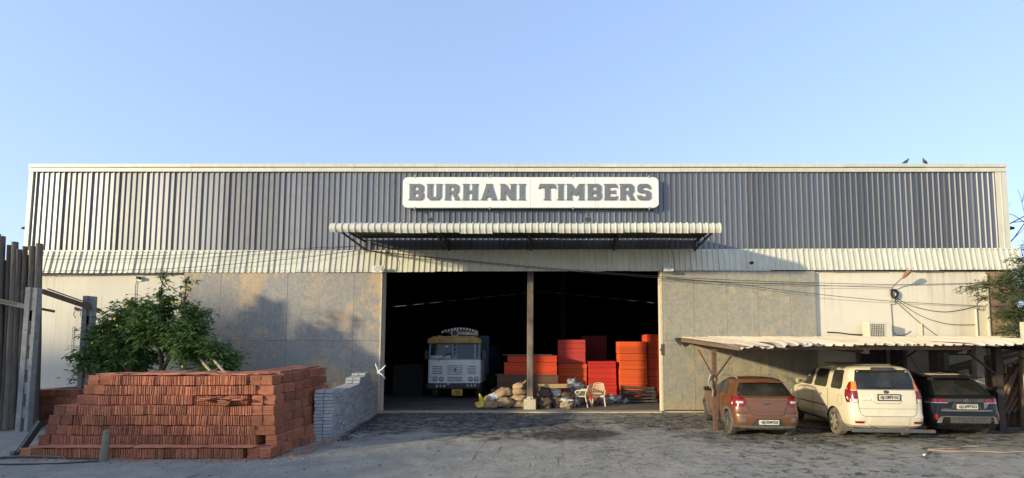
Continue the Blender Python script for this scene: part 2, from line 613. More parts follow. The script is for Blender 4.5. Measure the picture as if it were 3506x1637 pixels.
TYRE_D = M("clay_caked_tyre", (0.20, 0.165, 0.115), (0.10, 0.085, 0.065), 5, 0.95)
ALLOY = M("alloy_wheel", (0.50, 0.47, 0.42), (0.36, 0.33, 0.28), 6, 0.35, metal=0.8)
ALLOY_D = M("dusty_alloy", (0.40, 0.34, 0.26), (0.28, 0.24, 0.18), 6, 0.55, metal=0.3)
DARKPL = M("black_trim_plastic", (0.030, 0.030, 0.030), (0.07, 0.06, 0.05), 5, 0.6)
GREYPL = M("dusty_grey_trim", (0.15, 0.135, 0.115), (0.09, 0.085, 0.08), 5, 0.6)
CHROME = M("chrome", (0.65, 0.63, 0.60), (0.5, 0.48, 0.45), 8, 0.2, metal=1.0)
SATIN = M("satin_silver", (0.5, 0.48, 0.44), None, 8, 0.4, metal=0.6)
GLASS = M("tinted_car_glass", (0.018, 0.019, 0.017), (0.055, 0.052, 0.042), 2.0, 0.07, lo=0.45, hi=0.75, spec=0.45)
LAMP_R = M("red_lamp_lens", (0.24, 0.006, 0.008), (0.15, 0.005, 0.006), 26, 0.2, coat=0.2)
LAMP_A = M("amber_lamp_lens", (0.70, 0.24, 0.02), (0.5, 0.15, 0.02), 20, 0.15, coat=0.6)
LAMP_C = M("clear_lamp_lens", (0.62, 0.58, 0.52), (0.4, 0.36, 0.32), 20, 0.12, coat=0.6)
PLATE = M("number_plate_white", (0.70, 0.66, 0.52), None, 4, 0.5)
PLATE_Y = M("number_plate_yellow", (0.72, 0.42, 0.03), None, 4, 0.5)
INK = M("black_lettering", (0.02, 0.02, 0.02), None, 4, 0.6)
COPPER = mat_carpaint("copper_car_paint", (0.20, 0.072, 0.024), (0.20, 0.14, 0.08), 0.35, 0.40, 0.28)
IVORY = mat_carpaint("ivory_car_paint", (0.72, 0.635, 0.455), (0.42, 0.33, 0.20), 0.0, 0.6, 0.3)
JET = mat_carpaint("black_car_paint", (0.009, 0.009, 0.008), (0.10, 0.085, 0.06), 0.0, 0.14, 0.2)
DUSTROOF = M("dusty_roof", (0.30, 0.265, 0.20), (0.16, 0.145, 0.12), 4, 0.8)
TRUCKW = M("truck_white_paint", (0.84, 0.83, 0.78), (0.66, 0.65, 0.61), 5, 0.45)
TRUCKG = M("truck_teal_paint", (0.17, 0.32, 0.31), (0.08, 0.17, 0.17), 5, 0.5)
TRUCKY = M("truck_ochre_paint", (0.55, 0.32, 0.07), (0.34, 0.18, 0.05), 7, 0.55)
TRUCKB = M("truck_blue_paint", (0.05, 0.08, 0.18), None, 5, 0.5)
TRUCKBR = M("truck_board_brown", (0.10, 0.05, 0.035), None, 5, 0.6)
LEAF = mat_leaf("shrub_leaf", (0.075, 0.145, 0.040), (0.13, 0.215, 0.058), (0.26, 0.32, 0.10))
LEAF_M = mat_leaf("mesquite_leaf", (0.085, 0.125, 0.05), (0.135, 0.18, 0.075), (0.22, 0.24, 0.11))
FLOWER = M("yellow_petal", (0.80, 0.60, 0.03), None, 6, 0.6)
TWIG = mat_bark("shrub_bark", (0.10, 0.075, 0.05), (0.055, 0.04, 0.03))
BAMBOO = M("pale_bamboo", (0.36, 0.30, 0.20), (0.22, 0.18, 0.12), 5, 0.6, rnd=0.1)
CARROOF = M("dusty_corrugated_sheet", (0.66, 0.565, 0.42), (0.53, 0.43, 0.30), 2.5, 0.75, stretch=(4, 0.6, 1), rnd=0.10)
BROWNPLASTER = M("brown_plaster", (0.36, 0.23, 0.13), (0.27, 0.17, 0.10), 3, 0.9, bump=0.2)
FEATHER = M("pigeon_feather", (0.085, 0.085, 0.10), (0.05, 0.05, 0.06), 14, 0.7)
HOSE = M("pale_hose", (0.42, 0.29, 0.18), (0.3, 0.21, 0.14), 5, 0.6)
HOSE_G = M("muddy_hose", (0.16, 0.15, 0.10), (0.10, 0.095, 0.07), 5, 0.7)
CABLE_G = M("dark_green_cable", (0.035, 0.04, 0.033), None, 5, 0.7)
GREYMETAL = M("lamp_grey_metal", (0.14, 0.14, 0.14), None, 6, 0.5)

# ------------------------------------------------------------------ ground
random.seed(4)

def gz(x, y):
    """gentle unevenness of the yard, flat at the building and far away"""
    if y > 17.6 or y < 1 or abs(x) > 24:
        return 0.0
    f = min(1, (17.6 - y) / 1.5) * min(1, (y - 1) / 2) * min(1, (24 - abs(x)) / 3)
    a = mn.noise((x * 0.5, y * 0.5, 1.3)) * 0.03
    b = mn.noise((x * 1.9, y * 2.6, 5.1)) * 0.018
    c = mn.noise((x * 5.1 + y * 2, y * 7.0, 9.7)) * 0.012
    return (a + b + c) * f

xs = [-600, -200, -90, -50, -35, -28] + [-23 + 0.17 * i for i in range(272)] + [28, 35, 50, 90, 200, 600]
ys = [-600, -200, -80, -30, -8, 0, 3, 5] + [6.5 + 0.09 * i for i in range(128)] + [18.3, 20, 24, 30, 40, 60, 90, 200, 600]
mb = MB()
mb.grid(lambda u, w: (u, w, gz(u, w)), xs, ys)
struct(mb.build("ground", GROUND, smooth=True))

# ------------------------------------------------------------------ warehouse
WX0, WX1, WY = -19.57, 16.80, 18.10      # left, right, front face
BACK, APEX, EAVE, MIDX = 56.0, 8.62, 6.80, -1.4
OX0, OX1, OZ = -6.27, 3.83, 5.30
wh = thing("warehouse", "long timber warehouse with grey ribbed metal front, pale walls and one wide open doorway", "warehouse")

def wall_piece(x0, x1, y0, y1, z0, z1, m=WALL, name="wall"):
    b = MB()
    b.box(x0, x1, y0, y1, z0, z1)
    return b.build(name, m, wh)

wall_piece(WX0, OX0, WY, WY + 0.25, 0, 5.9)
wall_piece(OX1, WX1 - 1.0, WY, WY + 0.25, 0, 5.9)
wall_piece(WX1 - 0.998, WX1, WY - 0.02, WY + 0.25, 0, 5.9, BROWNPLASTER, "corner_pier")
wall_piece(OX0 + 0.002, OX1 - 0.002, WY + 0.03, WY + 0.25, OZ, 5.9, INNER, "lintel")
wall_piece(WX0 + 0.05, WX1 - 0.05, WY + 0.06, WY + 0.22, 5.902, 8.86, INNER, "backing_wall")
wall_piece(WX0, WX0 + 0.25, WY + 0.252, BACK, 0, EAVE - 0.1, CREAM, "side_wall")
wall_piece(WX1 - 0.25, WX1, WY + 0.252, BACK, 0, EAVE - 0.1, CREAM, "side_wall")
# back gable wall that stops short of the roof: daylight shows through the slit
b = MB()
prof = [(WX0 + 0.26, 0), (WX1 - 0.26, 0), (WX1 - 0.26, EAVE - 0.05), (MIDX, APEX - 0.05), (WX0 + 0.26, EAVE - 0.05)]
b.prism(prof, BACK, BACK + 0.2, 'xz')
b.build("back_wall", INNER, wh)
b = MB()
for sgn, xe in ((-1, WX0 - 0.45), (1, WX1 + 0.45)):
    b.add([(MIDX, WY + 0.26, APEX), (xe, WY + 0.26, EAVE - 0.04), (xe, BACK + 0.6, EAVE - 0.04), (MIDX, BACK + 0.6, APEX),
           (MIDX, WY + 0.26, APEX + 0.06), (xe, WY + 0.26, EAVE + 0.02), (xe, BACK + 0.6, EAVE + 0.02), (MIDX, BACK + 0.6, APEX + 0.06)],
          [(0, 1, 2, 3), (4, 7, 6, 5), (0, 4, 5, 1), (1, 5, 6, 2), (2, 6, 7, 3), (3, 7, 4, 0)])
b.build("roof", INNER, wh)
for k in range(9):                       # purlin ends block the slit at intervals
    for sgn in (-1, 1):
        L = (MIDX - WX0) if sgn < 0 else (WX1 - MIDX)
        x = MIDX + sgn * L * (k + 0.3 + 0.25 * random.random()) / 9
        z = APEX - (APEX - EAVE) * abs(x - MIDX) / L
        b = MB()
        w_ = random.uniform(0.3, 0.75)
        b.box(x - w_, x + w_, BACK - 0.1, BACK + 0.25, z - 0.2, z - 0.02)
        b.build("rafter_block", INNER, wh)
for x in (-12.5, 0.35, 11):
    b = MB()
    b.box(x, x + 0.35, 31, 31.4, 0, 7.2)
    b.build("inner_column", INNER, wh)
# eave gutters peeping out at both corners
for x0, x1, xt in ((WX0, WX0 - 0.5, -1), (WX1, WX1 + 0.5, 1)):
    b = MB()
    b.prism([(x0, 6.92), (x1, 6.84), (x0 + 0.02 * xt, 6.70)], WY + 0.3, WY + 3.0, 'xz')
    b.build("gutter_end", DARKFRAME, wh)
# floor inside
b = MB()
b.box(OX0 - 13, OX1 + 12.6, WY + 0.01, BACK - 0.01, -0.2, 0.035)
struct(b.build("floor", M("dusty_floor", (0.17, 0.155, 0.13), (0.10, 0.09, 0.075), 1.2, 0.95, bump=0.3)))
# threshold strip and plinth
for x0, x1, d, m in ((OX0, OX1, 0.22, CONC_L), (OX1 + 0.01, 9.4, 0.10, CONC_L), (-13.4, OX0 - 0.01, 0.10, CONC)):
    b = MB()
    n = max(2, int((x1 - x0) / 0.8))
    b.grid(lambda u, w: (x0 + (x1 - x0) * u, WY - d + (d + 0.05) * w + (0.03 * mn.noise((u * 9, 0, x0)) if w == 0 else 0), 0.05 + 0.004 * mn.noise((u * 20, w, 1))), [i / n for i in range(n + 1)], [0, 0.5, 1])
    b.box(x0, x1, WY - d + 0.04, WY + 0.005, -0.1, 0.042)
    b.build("threshold", m, wh)

def ribbed(width, pitch, z0, z1, depth, pan, crown, top_y=0.0, bot_y=0.0, thick=True):
    """one ribbed sheet, ribs toward -Y; x from 0 to width"""
    xs_ = []
    n = round(width / pitch)
    fl = (pitch - pan - crown) / 2
    for i in range(n):
        x = i * pitch
        e = 0.014 if i == 0 else 0.0
        xs_ += [(x, 0), (x + pan, 0), (x + pan + fl, depth + e), (x + pan + fl + crown, depth + e)]
    xs_.append((n * pitch - 0.002, 0.0))
    b = MB()
    m = len(xs_)
    zs = [z0, (z0 + z1) / 2, z1]
    vs = []
    for z in zs:
        yy = bot_y + (top_y - bot_y) * (z - z0) / (z1 - z0)
        vs += [(x, yy - d, z) for x, d in xs_]
    fs = [(j * m + i, j * m + i + 1, (j + 1) * m + i + 1, (j + 1) * m + i) for j in range(2) for i in range(m - 1)]
    b.add(vs, fs)
    return b

PITCH = (WX1 - 0.40 - WX0 - 0.10) / 175
NS = 36
SW = PITCH * 5
x_start = WX0 + 0.10
sheets = [ribbed(SW, PITCH, 5.80, 8.88, 0.034, 0.128, 0.034).mesh("cladding_sheet", GALV, recalc=False) for _ in range(2)]
for i in range(NS - 1):
    o = inst("cladding_sheet", sheets[i % 2], wh, (x_start + i * SW, WY + 0.03 + random.uniform(-0.004, 0.004), 0), (0, 0, random.uniform(-0.0035, 0.0035)))
# pale skirt band under the grey cladding
BL, BR = WX0 - 0.05, WX1 + 0.25
NB = 36
bw = (BR - BL) / NB
bp = bw / 5
for i in range(NB):
    t0 = i / (NB - 1)
    zb, zt = 5.02 + 0.13 * t0 + random.uniform(-0.012, 0.012), 5.85 + 0.12 * t0
    bb = ribbed(bw, bp, zb, zt, 0.030, bp * 0.66, bp * 0.20, top_y=0.0, bot_y=-0.13 + random.uniform(-0.02, 0.02))
    bb.build("skirt_sheet", CREAM, wh, loc=(BL + i * bw, WY - 0.045, 0), recalc=False)
b = MB()
for i in range(NB * 5):
    if random.random() < .55:
        x = BL + (i + .33) * bp
        t0 = i / (NB * 5)
        for f in (.08, .92):
            z = 5.02 + .13 * t0 + .83 * f
            y = WY - .052 - .13 * (1 - f)
            b.box(x - .012, x + .012, y - .008, y, z - .012, z + .012)
stuff(b.build("screw_heads", DARKFRAME, wh))
b = MB()
b.box(BL, BR, WY - 0.04, WY - 0.005, 5.845, 5.885)
b.build("skirt_flashing", CREAM, wh)
b = MB()
b.box(BL + 0.1, BR - 0.1, WY - 0.035, WY - 0.003, 5.12, 5.20)
b.build("skirt_rail", DARKFRAME, wh)
# parapet capping: two folded trims with a dark gap, in three-metre lengths
n = 12
tw = (WX1 - WX0) / n
for i in range(n):
    b = MB()
    b.box(0.003, tw - 0.003, -0.07, 0.30, 9.02, 9.14)
    b.build("parapet_cap", CREAM, wh, loc=(WX0 + i * tw, WY, random.uniform(-0.006, 0.006)))
    b = MB()
    b.box(0.003, tw - 0.003, -0.055, 0.04, 8.845, 8.99)
    b.build("fascia_trim", CREAM, wh, loc=(WX0 + i * tw, WY, random.uniform(-0.005, 0.005)))
b = MB()
b.box(WX0 + 0.05, WX1 - 0.05, WY - 0.03, WY + 0.22, 8.862, 9.018)
b.build("parapet_core", DARKFRAME, wh)
for x0, x1, nm in ((WX0 - 0.01, WX0 + 0.14, "corner_trim"), (WX1 - 0.40, WX1 + 0.01, "corner_trim")):
    b = MB()
    b.box(x0, x1, WY - 0.022, WY + 0.3, 5.89, 8.843)
    if x0 > 0:
        b.box(x0 + 0.17, x0 + 0.20, WY - 0.035, WY - 0.0225, 5.89, 8.84)
    b.build(nm, CREAM, wh)

# sliding doors of plywood-faced panels
def sliding_door(xsplits, zsplits, m, label):
    dr = MB()
    dr.box(xsplits[0] + 0.02, xsplits[-1] - 0.02, WY - 0.10, WY - 0.06, 0.09, 5.08)
    d = dr.build("sliding_door", DARKFRAME, wh)
    d['label'] = label
    for i in range(len(xsplits) - 1):
        for j in range(len(zsplits) - 1):
            b = MB()
            g = 0.004
            b.box(xsplits[i] + g, xsplits[i + 1] - g, WY - 0.155 + random.uniform(-0.006, 0.004), WY - 0.1005, zsplits[j] + g, zsplits[j + 1] - g)
            b.build("door_panel", m, d)
    b = MB()
    e = xsplits[-1] if xsplits[-1] < 0 else xsplits[0]
    s = 1 if xsplits[-1] < 0 else -1
    b.box(min(e, e + 0.05 * s), max(e, e + 0.05 * s), WY - 0.17, WY - 0.04, 0.08, 5.09)
    b.build("edge_channel", CONC_L, d)
    return d

sliding_door([-13.5, -12.15, -9.72, -7.3, -6.33], [0.10, 2.57, 5.07], GATE_L, "left sliding door with grey blue patches over tan")
gr = sliding_door([3.89, 5.03, 6.24, 7.38, 8.56, 9.46], [0.10, 2.57, 5.10], GATE_R, "right sliding door with mottled grey paint")
b = MB()
b.box(3.82, 3.90, WY - 0.20, WY - 0.165, 2.05, 2.45)
b.box(3.78, 3.83, WY - 0.19, WY - 0.17, 2.2, 2.28)
b.build("latch", RUST, gr)
# door opening under the carport
b = MB()
b.box(11.05, 12.62, WY - 0.02, WY + 0.01, 0.02, 2.42)
dw = b.build("office_door", DARKFRAME, wh)
for x0, x1, m in ((10.93, 11.05, GREYMETAL), (12.62, 12.74, GREYMETAL)):
    b = MB()
    b.box(x0, x1, WY - 0.05, WY - 0.001, 0.02, 2.50)
    b.build("door_frame", m, dw)
b = MB()
b.box(12.02, 12.14, WY - 0.045, WY - 0.021, 0.1, 2.35)
b.build("door_edge", CONC_SH, dw)
# conduits on the wall
for pts, r, m in (([(15.35, WY - 0.04, 1.9), (15.35, WY - 0.04, 3.72), (15.6, WY - 0.04, 3.72)], 0.035, CREAM),
                  ([(15.78, WY - 0.06, 0.2), (15.78, WY - 0.06, 5.0)], 0.05, CREAM),
                  ([(13.35, WY - 0.03, 2.62), (13.35, WY - 0.03, 3.2)], 0.03, CONC_L),
                  ([(-17.55, WY - 0.03, 2.0), (-17.55, WY - 0.03, 3.1)], 0.012, CREAM)):
    b = MB()
    b.tube(pts, r, 8)
    b.build("conduit", m, wh)

# white flood lamps under the skirt band
def flood(name, loc, label, body, glass, rx, s=1.0):
    t = thing(name, label, "floodlight", loc, 0, "floodlights on the warehouse front")
    b = MB()
    b.prism(rrect(-0.17 * s, 0.17 * s, -0.13 * s, 0.13 * s, 0.02), -0.05 * s, 0.05 * s, 'xz')
    o = b.build("housing", body, t, rot=(rx, 0, 0))
    b = MB()
    b.prism(rrect(-0.14 * s, 0.14 * s, -0.06 * s, 0.115 * s, 0.01), -0.058 * s, -0.0505 * s, 'xz')
    b.build("lens", glass, o)
    b = MB()
    b.box(-0.06 * s, 0.06 * s, -0.056 * s, -0.0505 * s, -0.105 * s, -0.09 * s)
    b.build("maker_plate", INK, o)
    b = MB()
    b.bar((-0.10 * s, 0, 0), (-0.10 * s, 0.16, -0.02), 0.02, 0.03)
    b.bar((0.10 * s, 0, 0), (0.10 * s, 0.16, -0.02), 0.02, 0.03)
    b.build("bracket", body, t)
    return t

LENS = M("lamp_glass", (0.55, 0.54, 0.48), None, 4, 0.25)
flood("floodlight", (-6.36, 17.70, 5.12), "white square floodlight at the upper left corner of the open doorway", WHITE, LENS, R(-12))
flood("floodlight", (4.08, 17.70, 5.18), "white square floodlight at the upper right corner of the open doorway", WHITE, LENS, R(-12))

# ------------------------------------------------------------------ signboard
sb = thing("signboard", "white rounded signboard with raised grey BURHANI TIMBERS letters on the grey cladding", "sign", (-0.89, 17.86, 8.0))
SWD, SHT, SR = 4.70, 0.57, 0.20
cuts = [-SWD, -2.40, 0.0, 2.37, SWD]
pl = rrect(-SWD, SWD, -SHT, SHT, SR, 6)
for i in range(4):
    a, c = cuts[i] + 0.004, cuts[i + 1] - 0.004
    poly = [p for p in pl if a <= p[0] <= c]
    if i == 0:
        poly = [(c, SHT)] + [p for p in poly] + [(c, -SHT)]
    elif i == 3:
        up = [p for p in poly if p[1] > 0]
        dn = [p for p in poly if p[1] < 0]
        poly = up + [(a, SHT), (a, -SHT)] + dn
    else:
        poly = [(c, SHT), (a, SHT), (a, -SHT), (c, -SHT)]
    b = MB()
    b.prism(poly, 0, 0.12, 'xz')
    b.build("sign_panel", WHITE, sb)
for x in (-4.25, -1.5, 1.55, 4.35):
    for s in (-1, 1):
        b = MB()
        b.box(x - 0.02, x + 0.02, -0.015, 0.14, s * SHT - 0.03 if s > 0 else s * SHT - 0.07, s * SHT + 0.07 if s > 0 else s * SHT + 0.03)
        b.build("clip", SATIN, sb)
b = MB()
b.box(-4.4, 4.4, 0.121, 0.16, -0.35, -0.30)
b.box(-4.4, 4.4, 0.121, 0.16, 0.30, 0.35)
b.build("back_rail", DARKFRAME, sb)
k = 0.045
def stem(x0, x1, y0=0.0, y1=1.0, f=0.05):
    return [(x0 - f, y1), (x0, y1 - 0.07), (x0, y0 + 0.07), (x0 - f, y0), (x1 + f, y0), (x1, y0 + 0.07), (x1, y1 - 0.07), (x1 + f, y1)]
GLY = {
 'B': (0.84, [[(-.04, 1), (.03, .93), (.03, .07), (-.04, 0), (.70, 0), (.84, .14), (.84, .42), (.76, .51), (.82, .59), (.82, .87), (.70, 1)],
              [(.30, .82), (.55, .82), (.55, .60), (.30, .60)], [(.30, .40), (.56, .40), (.56, .18), (.30, .18)]]),
 'U': (0.86, [[(-.04, 1), (.03, .93), (.03, .16), (.18, 0), (.68, 0), (.83, .16), (.83, .93), (.90, 1), (.50, 1), (.57, .93), (.57, .24), (.53, .19), (.34, .19), (.30, .24), (.30, .93), (.37, 1)]]),
 'R': (0.88, [[(-.04, 1), (.03, .93), (.03, .07), (-.04, 0), (.36, 0), (.30, .07), (.30, .40), (.42, .40), (.60, .07), (.56, 0), (.92, 0), (.84, .06), (.68, .40), (.80, .52), (.80, .87), (.68, 1)],
              [(.30, .80), (.53, .80), (.53, .56), (.30, .56)]]),
 'H': (0.86, [[(-.05, 1), (.03, .93), (.03, .07), (-.05, 0), (.38, 0), (.30, .07), (.30, .41), (.56, .41), (.56, .07), (.48, 0), (.91, 0), (.83, .07), (.83, .93), (.91, 1), (.48, 1), (.56, .93), (.56, .60), (.30, .60), (.30, .93), (.38, 1)]]),
 'A': (0.96, [[(.26, 1), (.32, .93), (.05, .07), (-.05, 0), (.34, 0), (.30, .07), (.33, .18), (.62, .18), (.65, .07), (.61, 0), (1.0, 0), (.91, .07), (.64, .93), (.70, 1)],
              [(.40, .36), (.48, .64), (.55, .36)]]),
 'N': (0.92, [[(-.05, 1), (.03, .93), (.03, .07), (-.05, 0), (.36, 0), (.28, .07), (.28, .55), (.62, 0), (.97, 0), (.89, .07), (.89, .93), (.97, 1), (.56, 1), (.64, .93), (.64, .47), (.30, 1)]]),
 'I': (0.38, [stem(.06, .32, f=.09)]),
 'T': (0.92, [[(.02, 1), (-.06, .70), (.06, .76), (.32, .76), (.32, .07), (.22, 0), (.70, 0), (.60, .07), (.60, .76), (.86, .76), (.98, .70), (.90, 1)]]),
 'M': (1.04, [[(-.05, 1), (.03, .93), (.03, .07), (-.05, 0), (.36, 0), (.28, .07), (.28, .50), (.38, .33), (.52, .27), (.66, .33), (.76, .50), (.76, .07), (.68, 0), (1.09, 0), (1.01, .07), (1.01, .93), (1.09, 1), (.76, 1), (.52, .62), (.28, 1)]]),
 'E': (0.76, [[(-.04, 1), (.03, .93), (.03, .07), (-.04, 0), (.72, 0), (.80, .26), (.68, .20), (.30, .20), (.30, .42), (.58, .42), (.66, .36), (.66, .64), (.58, .58), (.30, .58), (.30, .80), (.68, .80), (.78, .74), (.72, 1)]]),
 'S': (0.78, [[(.14, 1), (0, .87), (0, .56), (.12, .44), (.50, .40), (.50, .22), (.28, .20), (.26, .28), (-.02, .30), (0, .12), (.14, 0), (.64, 0), (.78, .13), (.78, .46), (.66, .58), (.28, .62), (.28, .78), (.50, .80), (.78, .66), (.74, .90), (.62, 1)]]),
}
LH = 0.60
for ch, p0, p1 in (('B', 1407, 1455), ('U', 1467, 1516), ('R', 1528, 1578), ('H', 1589, 1638), ('A', 1650, 1704), ('N', 1715, 1767), ('I', 1777, 1800),
                   ('T', 1848, 1900), ('I', 1908, 1930), ('M', 1940, 1998), ('B', 2010, 2057), ('E', 2067, 2110), ('R', 2120, 2171), ('S', 2180, 2224)):
    w, polys = GLY[ch]
    xa, xb = (p0 - 1818.5) / 92.4, (p1 - 1818.5) / 92.4
    cu = bpy.data.curves.new("letter", 'CURVE')
    cu.dimensions = '2D'
    cu.fill_mode = 'BOTH'
    cu.extrude = 0.02
    for poly in polys:
        sp = cu.splines.new('POLY')
        sp.points.add(len(poly) - 1)
        for q, (px, py) in zip(sp.points, poly):
            q.co = (px * (xb - xa) / w, py * LH, 0, 1)
        sp.use_cyclic_u = True
    me = curve_mesh(cu, SIGN_GREY)
    inst("letter", me, sb, (xa, -0.024, -LH / 2 + 0.005), (R(90), 0, 0))

# ------------------------------------------------------------------ canopy over the doorway
cp = thing("canopy", "long cream ribbed metal canopy with a rounded front lip above the open doorway", "canopy")
CX0, CX1, CYO, CYI = -7.15, 5.28, 15.48, 18.02
path = [(CYI, 6.33)] + [(CYO + 0.34 - 0.002 * i, 6.29 - 0.002 * i) for i in range(2)]
for i in range(9):
    a = R(90 + 118 * i / 8)
    path.append((CYO + 0.17 + 0.17 * math.cos(a) * 1.0, 6.11 + 0.175 * math.sin(a)))
path.append((CYO + 0.06, 5.95))
nsh = 12
cw = (CX1 - CX0) / nsh
rp = cw / 5
def canopy_sheet(w, seed):
    b = MB()
    prof = []
    for i in range(5):
        x = i * rp
        prof += [(x, 0), (x + rp * 0.72, 0), (x + rp * 0.80, 0.028), (x + rp * 0.92, 0.028)]
    prof.append((5 * rp - 0.004, 0))
    rows = []
    dr = random.uniform(-0.025, 0.025)
    for j, (y, z) in enumerate(path):
        a = Vector((0, *path[max(0, j - 1)]))
        c = Vector((0, *path[min(len(path) - 1, j + 1)]))
        d = (c - a).normalized()
        nrm = Vector((0, d.z, -d.y))
        if nrm.z < 0 and j < 5:
            nrm = -nrm
        drop = dr if j == len(path) - 1 else 0
        rows.append([(x, y + nrm.y * h, z + nrm.z * h + drop) for x, h in prof])
    m = len(prof)
    vs = [p for r_ in rows for p in r_]
    fs = [(j * m + i, j * m + i + 1, (j + 1) * m + i + 1, (j + 1) * m + i) for j in range(len(rows) - 1) for i in range(m - 1)]
    b.add(vs, fs, 0)
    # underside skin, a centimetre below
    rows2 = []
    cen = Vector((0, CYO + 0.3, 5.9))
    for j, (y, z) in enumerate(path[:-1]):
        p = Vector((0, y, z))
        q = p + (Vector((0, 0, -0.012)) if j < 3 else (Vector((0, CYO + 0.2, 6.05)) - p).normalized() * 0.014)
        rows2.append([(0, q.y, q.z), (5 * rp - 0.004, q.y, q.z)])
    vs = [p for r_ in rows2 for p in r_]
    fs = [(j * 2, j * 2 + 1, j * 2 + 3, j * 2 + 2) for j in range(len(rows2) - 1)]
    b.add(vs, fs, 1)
    return b
for i in range(nsh):
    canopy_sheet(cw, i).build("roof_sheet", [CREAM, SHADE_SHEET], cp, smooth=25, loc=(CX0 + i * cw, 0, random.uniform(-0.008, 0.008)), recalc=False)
for x in (-6.95, -3.9, -0.88, 2.15, 5.14):
    b = MB()
    b.bar((x, CYI, 6.20), (x, CYO + 0.2, 6.20), 0.06, 0.06)
    b.bar((x, CYI, 5.90), (x, CYO + 0.2, 6.10), 0.06, 0.05)
    b.bar((x, CYI - 0.03, 5.86), (x, CYI - 0.03, 6.24), 0.06, 0.06)
    for yy in (16.2, 16.9, 17.5):
        t_ = (CYI - yy) / (CYI - CYO - 0.2)
        b.bar((x, yy, 5.90 + 0.2 * t_), (x, yy, 6.20), 0.035, 0.035)
    b.build("truss", DARKFRAME, cp)
for y in (15.75, 16.6, 17.4):
    b = MB()
    b.box(CX0 + 0.15, CX1 - 0.1, y - 0.025, y + 0.025, 6.235, 6.28)
    b.build("purlin", DARKFRAME, cp)
for x, lab in ((-4.02, "dark floodlight on the canopy under the letters URH"), (1.07, "dark floodlight on the canopy under the letters MB")):
    t = thing("floodlight", lab, "floodlight", (x, 15.75, 6.32), 0, "floodlights on the warehouse front")
    b = MB()
    b.prism(rrect(-0.10, 0.10, -0.07, 0.07, 0.012), -0.03, 0.03, 'xz')
    for i in range(5):
        b.box(-0.09, 0.09, -0.045, -0.0305, -0.05 + 0.022 * i, -0.042 + 0.022 * i)
    b.build("housing", GREYMETAL, t, loc=(0, 0, 0.13), rot=(R(25), 0, 0))
    b = MB()
    b.bar((-0.07, 0, 0.0), (-0.07, 0, 0.13), 0.012, 0.03)
    b.bar((0.07, 0, 0.0), (0.07, 0, 0.13), 0.012, 0.03)
    b.bar((-0.076, 0, 0.0), (0.076, 0, 0.0), 0.03, 0.012)
    b.build("bracket", GREYMETAL, t)

def cctv(loc, label):
    t = thing("security_camera", label, "security camera", loc)
    b = MB()
    b.box(-0.07, 0.07, 0.02, 0.06, -0.11, 0.07)
    b.build("mount", WHITE, t)
    b = MB()
    b.prism(rrect(-0.055, 0.055, -0.05, 0.05, 0.015), -0.08, 0.03, 'xz')
    b.build("body", BLACK, t)
    b = MB()
    b.lathe([(0.03, 0), (0.03, 0.012), (0.01, 0.016)], 12, 0, Matrix.Translation((0, -0.08, 0)) @ Matrix.Rotation(R(90), 4, 'X'))
    b.build("lens", GLASS, t)
cctv((7.08, 17.74, 5.36), "small black security camera on the pale skirt band above the right sliding door")
cctv((-15.2, 18.02, 4.86), "small black security camera on the left pale wall above the shrub")

# ------------------------------------------------------------------ unseen leaf mass added behind the camera, shaped to shade the left yard
rt = random.Random(9)
b = MB()
def shade_top(u):
    tab = ((-24, 1.6), (-13.6, 1.9), (-12.0, 3.3), (-10.2, 3.2), (-9.0, 0.2), (-7.5, -0.6), (-4.5, -1.0), (-1, -1.5), (2, -2.0), (4, -2.7), (6, -3.1), (9, -3.5), (14, -4.8))
    for (a_, h0), (c_, h1) in zip(tab, tab[1:]):
        if a_ <= u <= c_:
            return h0 + (h1 - h0) * (u - a_) / (c_ - a_)
    return -5
for k in range(7000):
    u = rt.uniform(-24, 13.5)
    top = shade_top(u) + 10.27 + 0.7 * mn.noise((u * 0.5, 3, 0)) + 0.5 * mn.noise((u * 1.7, 1, 0))
    z = top * (1 - rt.random() ** 1.6)
    c_ = Vector((u - 41.08 + rt.uniform(-1.5, 1.5), -7.9 + rt.uniform(-1.5, 1.5), z))
    d1 = Vector((rt.gauss(0, 1), rt.gauss(0, 1), rt.gauss(0, 1))).normalized() * rt.uniform(.25, .5)
    d2 = d1.cross(Vector((rt.gauss(0, 1), rt.gauss(0, 1), rt.gauss(0, 1)))).normalized() * rt.uniform(.2, .42)
    b.add([c_ - d1, c_ + d2, c_ + d1, c_ - d2], [(0, 1, 2, 3)])
o = b.build("shade_blocker", mat_leaf("blocker_leaf", (.035, .07, .02), (.06, .10, .03), (.09, .13, .04)), recalc=False)
tag(o, "unseen leaf mass added behind the viewer to shade the left of the yard", "shade blocker", None, "stuff")

# ------------------------------------------------------------------ pole palisade at the left edge
pf = thing("palisade_fence", "tall palisade of grey weathered round poles at the left edge of the yard", "fence")
x = -14.95
i = 0
while x > -16.0:
    r = random.uniform(0.062, 0.095)
    yb = 14.38 - 0.02 * i + random.uniform(-0.04, 0.04)
    top = 5.30 + random.uniform(-0.12, 0.12) + (0.28 if i in (6, 7) else 0.0) - max(0, i - 8) * 0.22
    lean = random.uniform(-0.05, 0.05) - 0.36
    pts, rs = [], []
    for j in range(9):
        f = j / 8
        pts.append((x + lean * f + 0.03 * mn.noise((i * 3.1, f * 3, 0)), yb + 0.12 * f + 0.03 * mn.noise((i * 3.1, f * 3, 7)), top * f))
        rs.append(r * (1.08 - 0.2 * f) * (1 + 0.12 * mn.noise((i * 1.7, f * 5, 3))))
    b = MB()
    b.tube(pts, rs, 9)
    b.build("pole", POLE, pf, smooth=50)
    x -= r * 1.78 + random.uniform(0, 0.012) + (0.04 if i == 6 else 0)
    i += 1
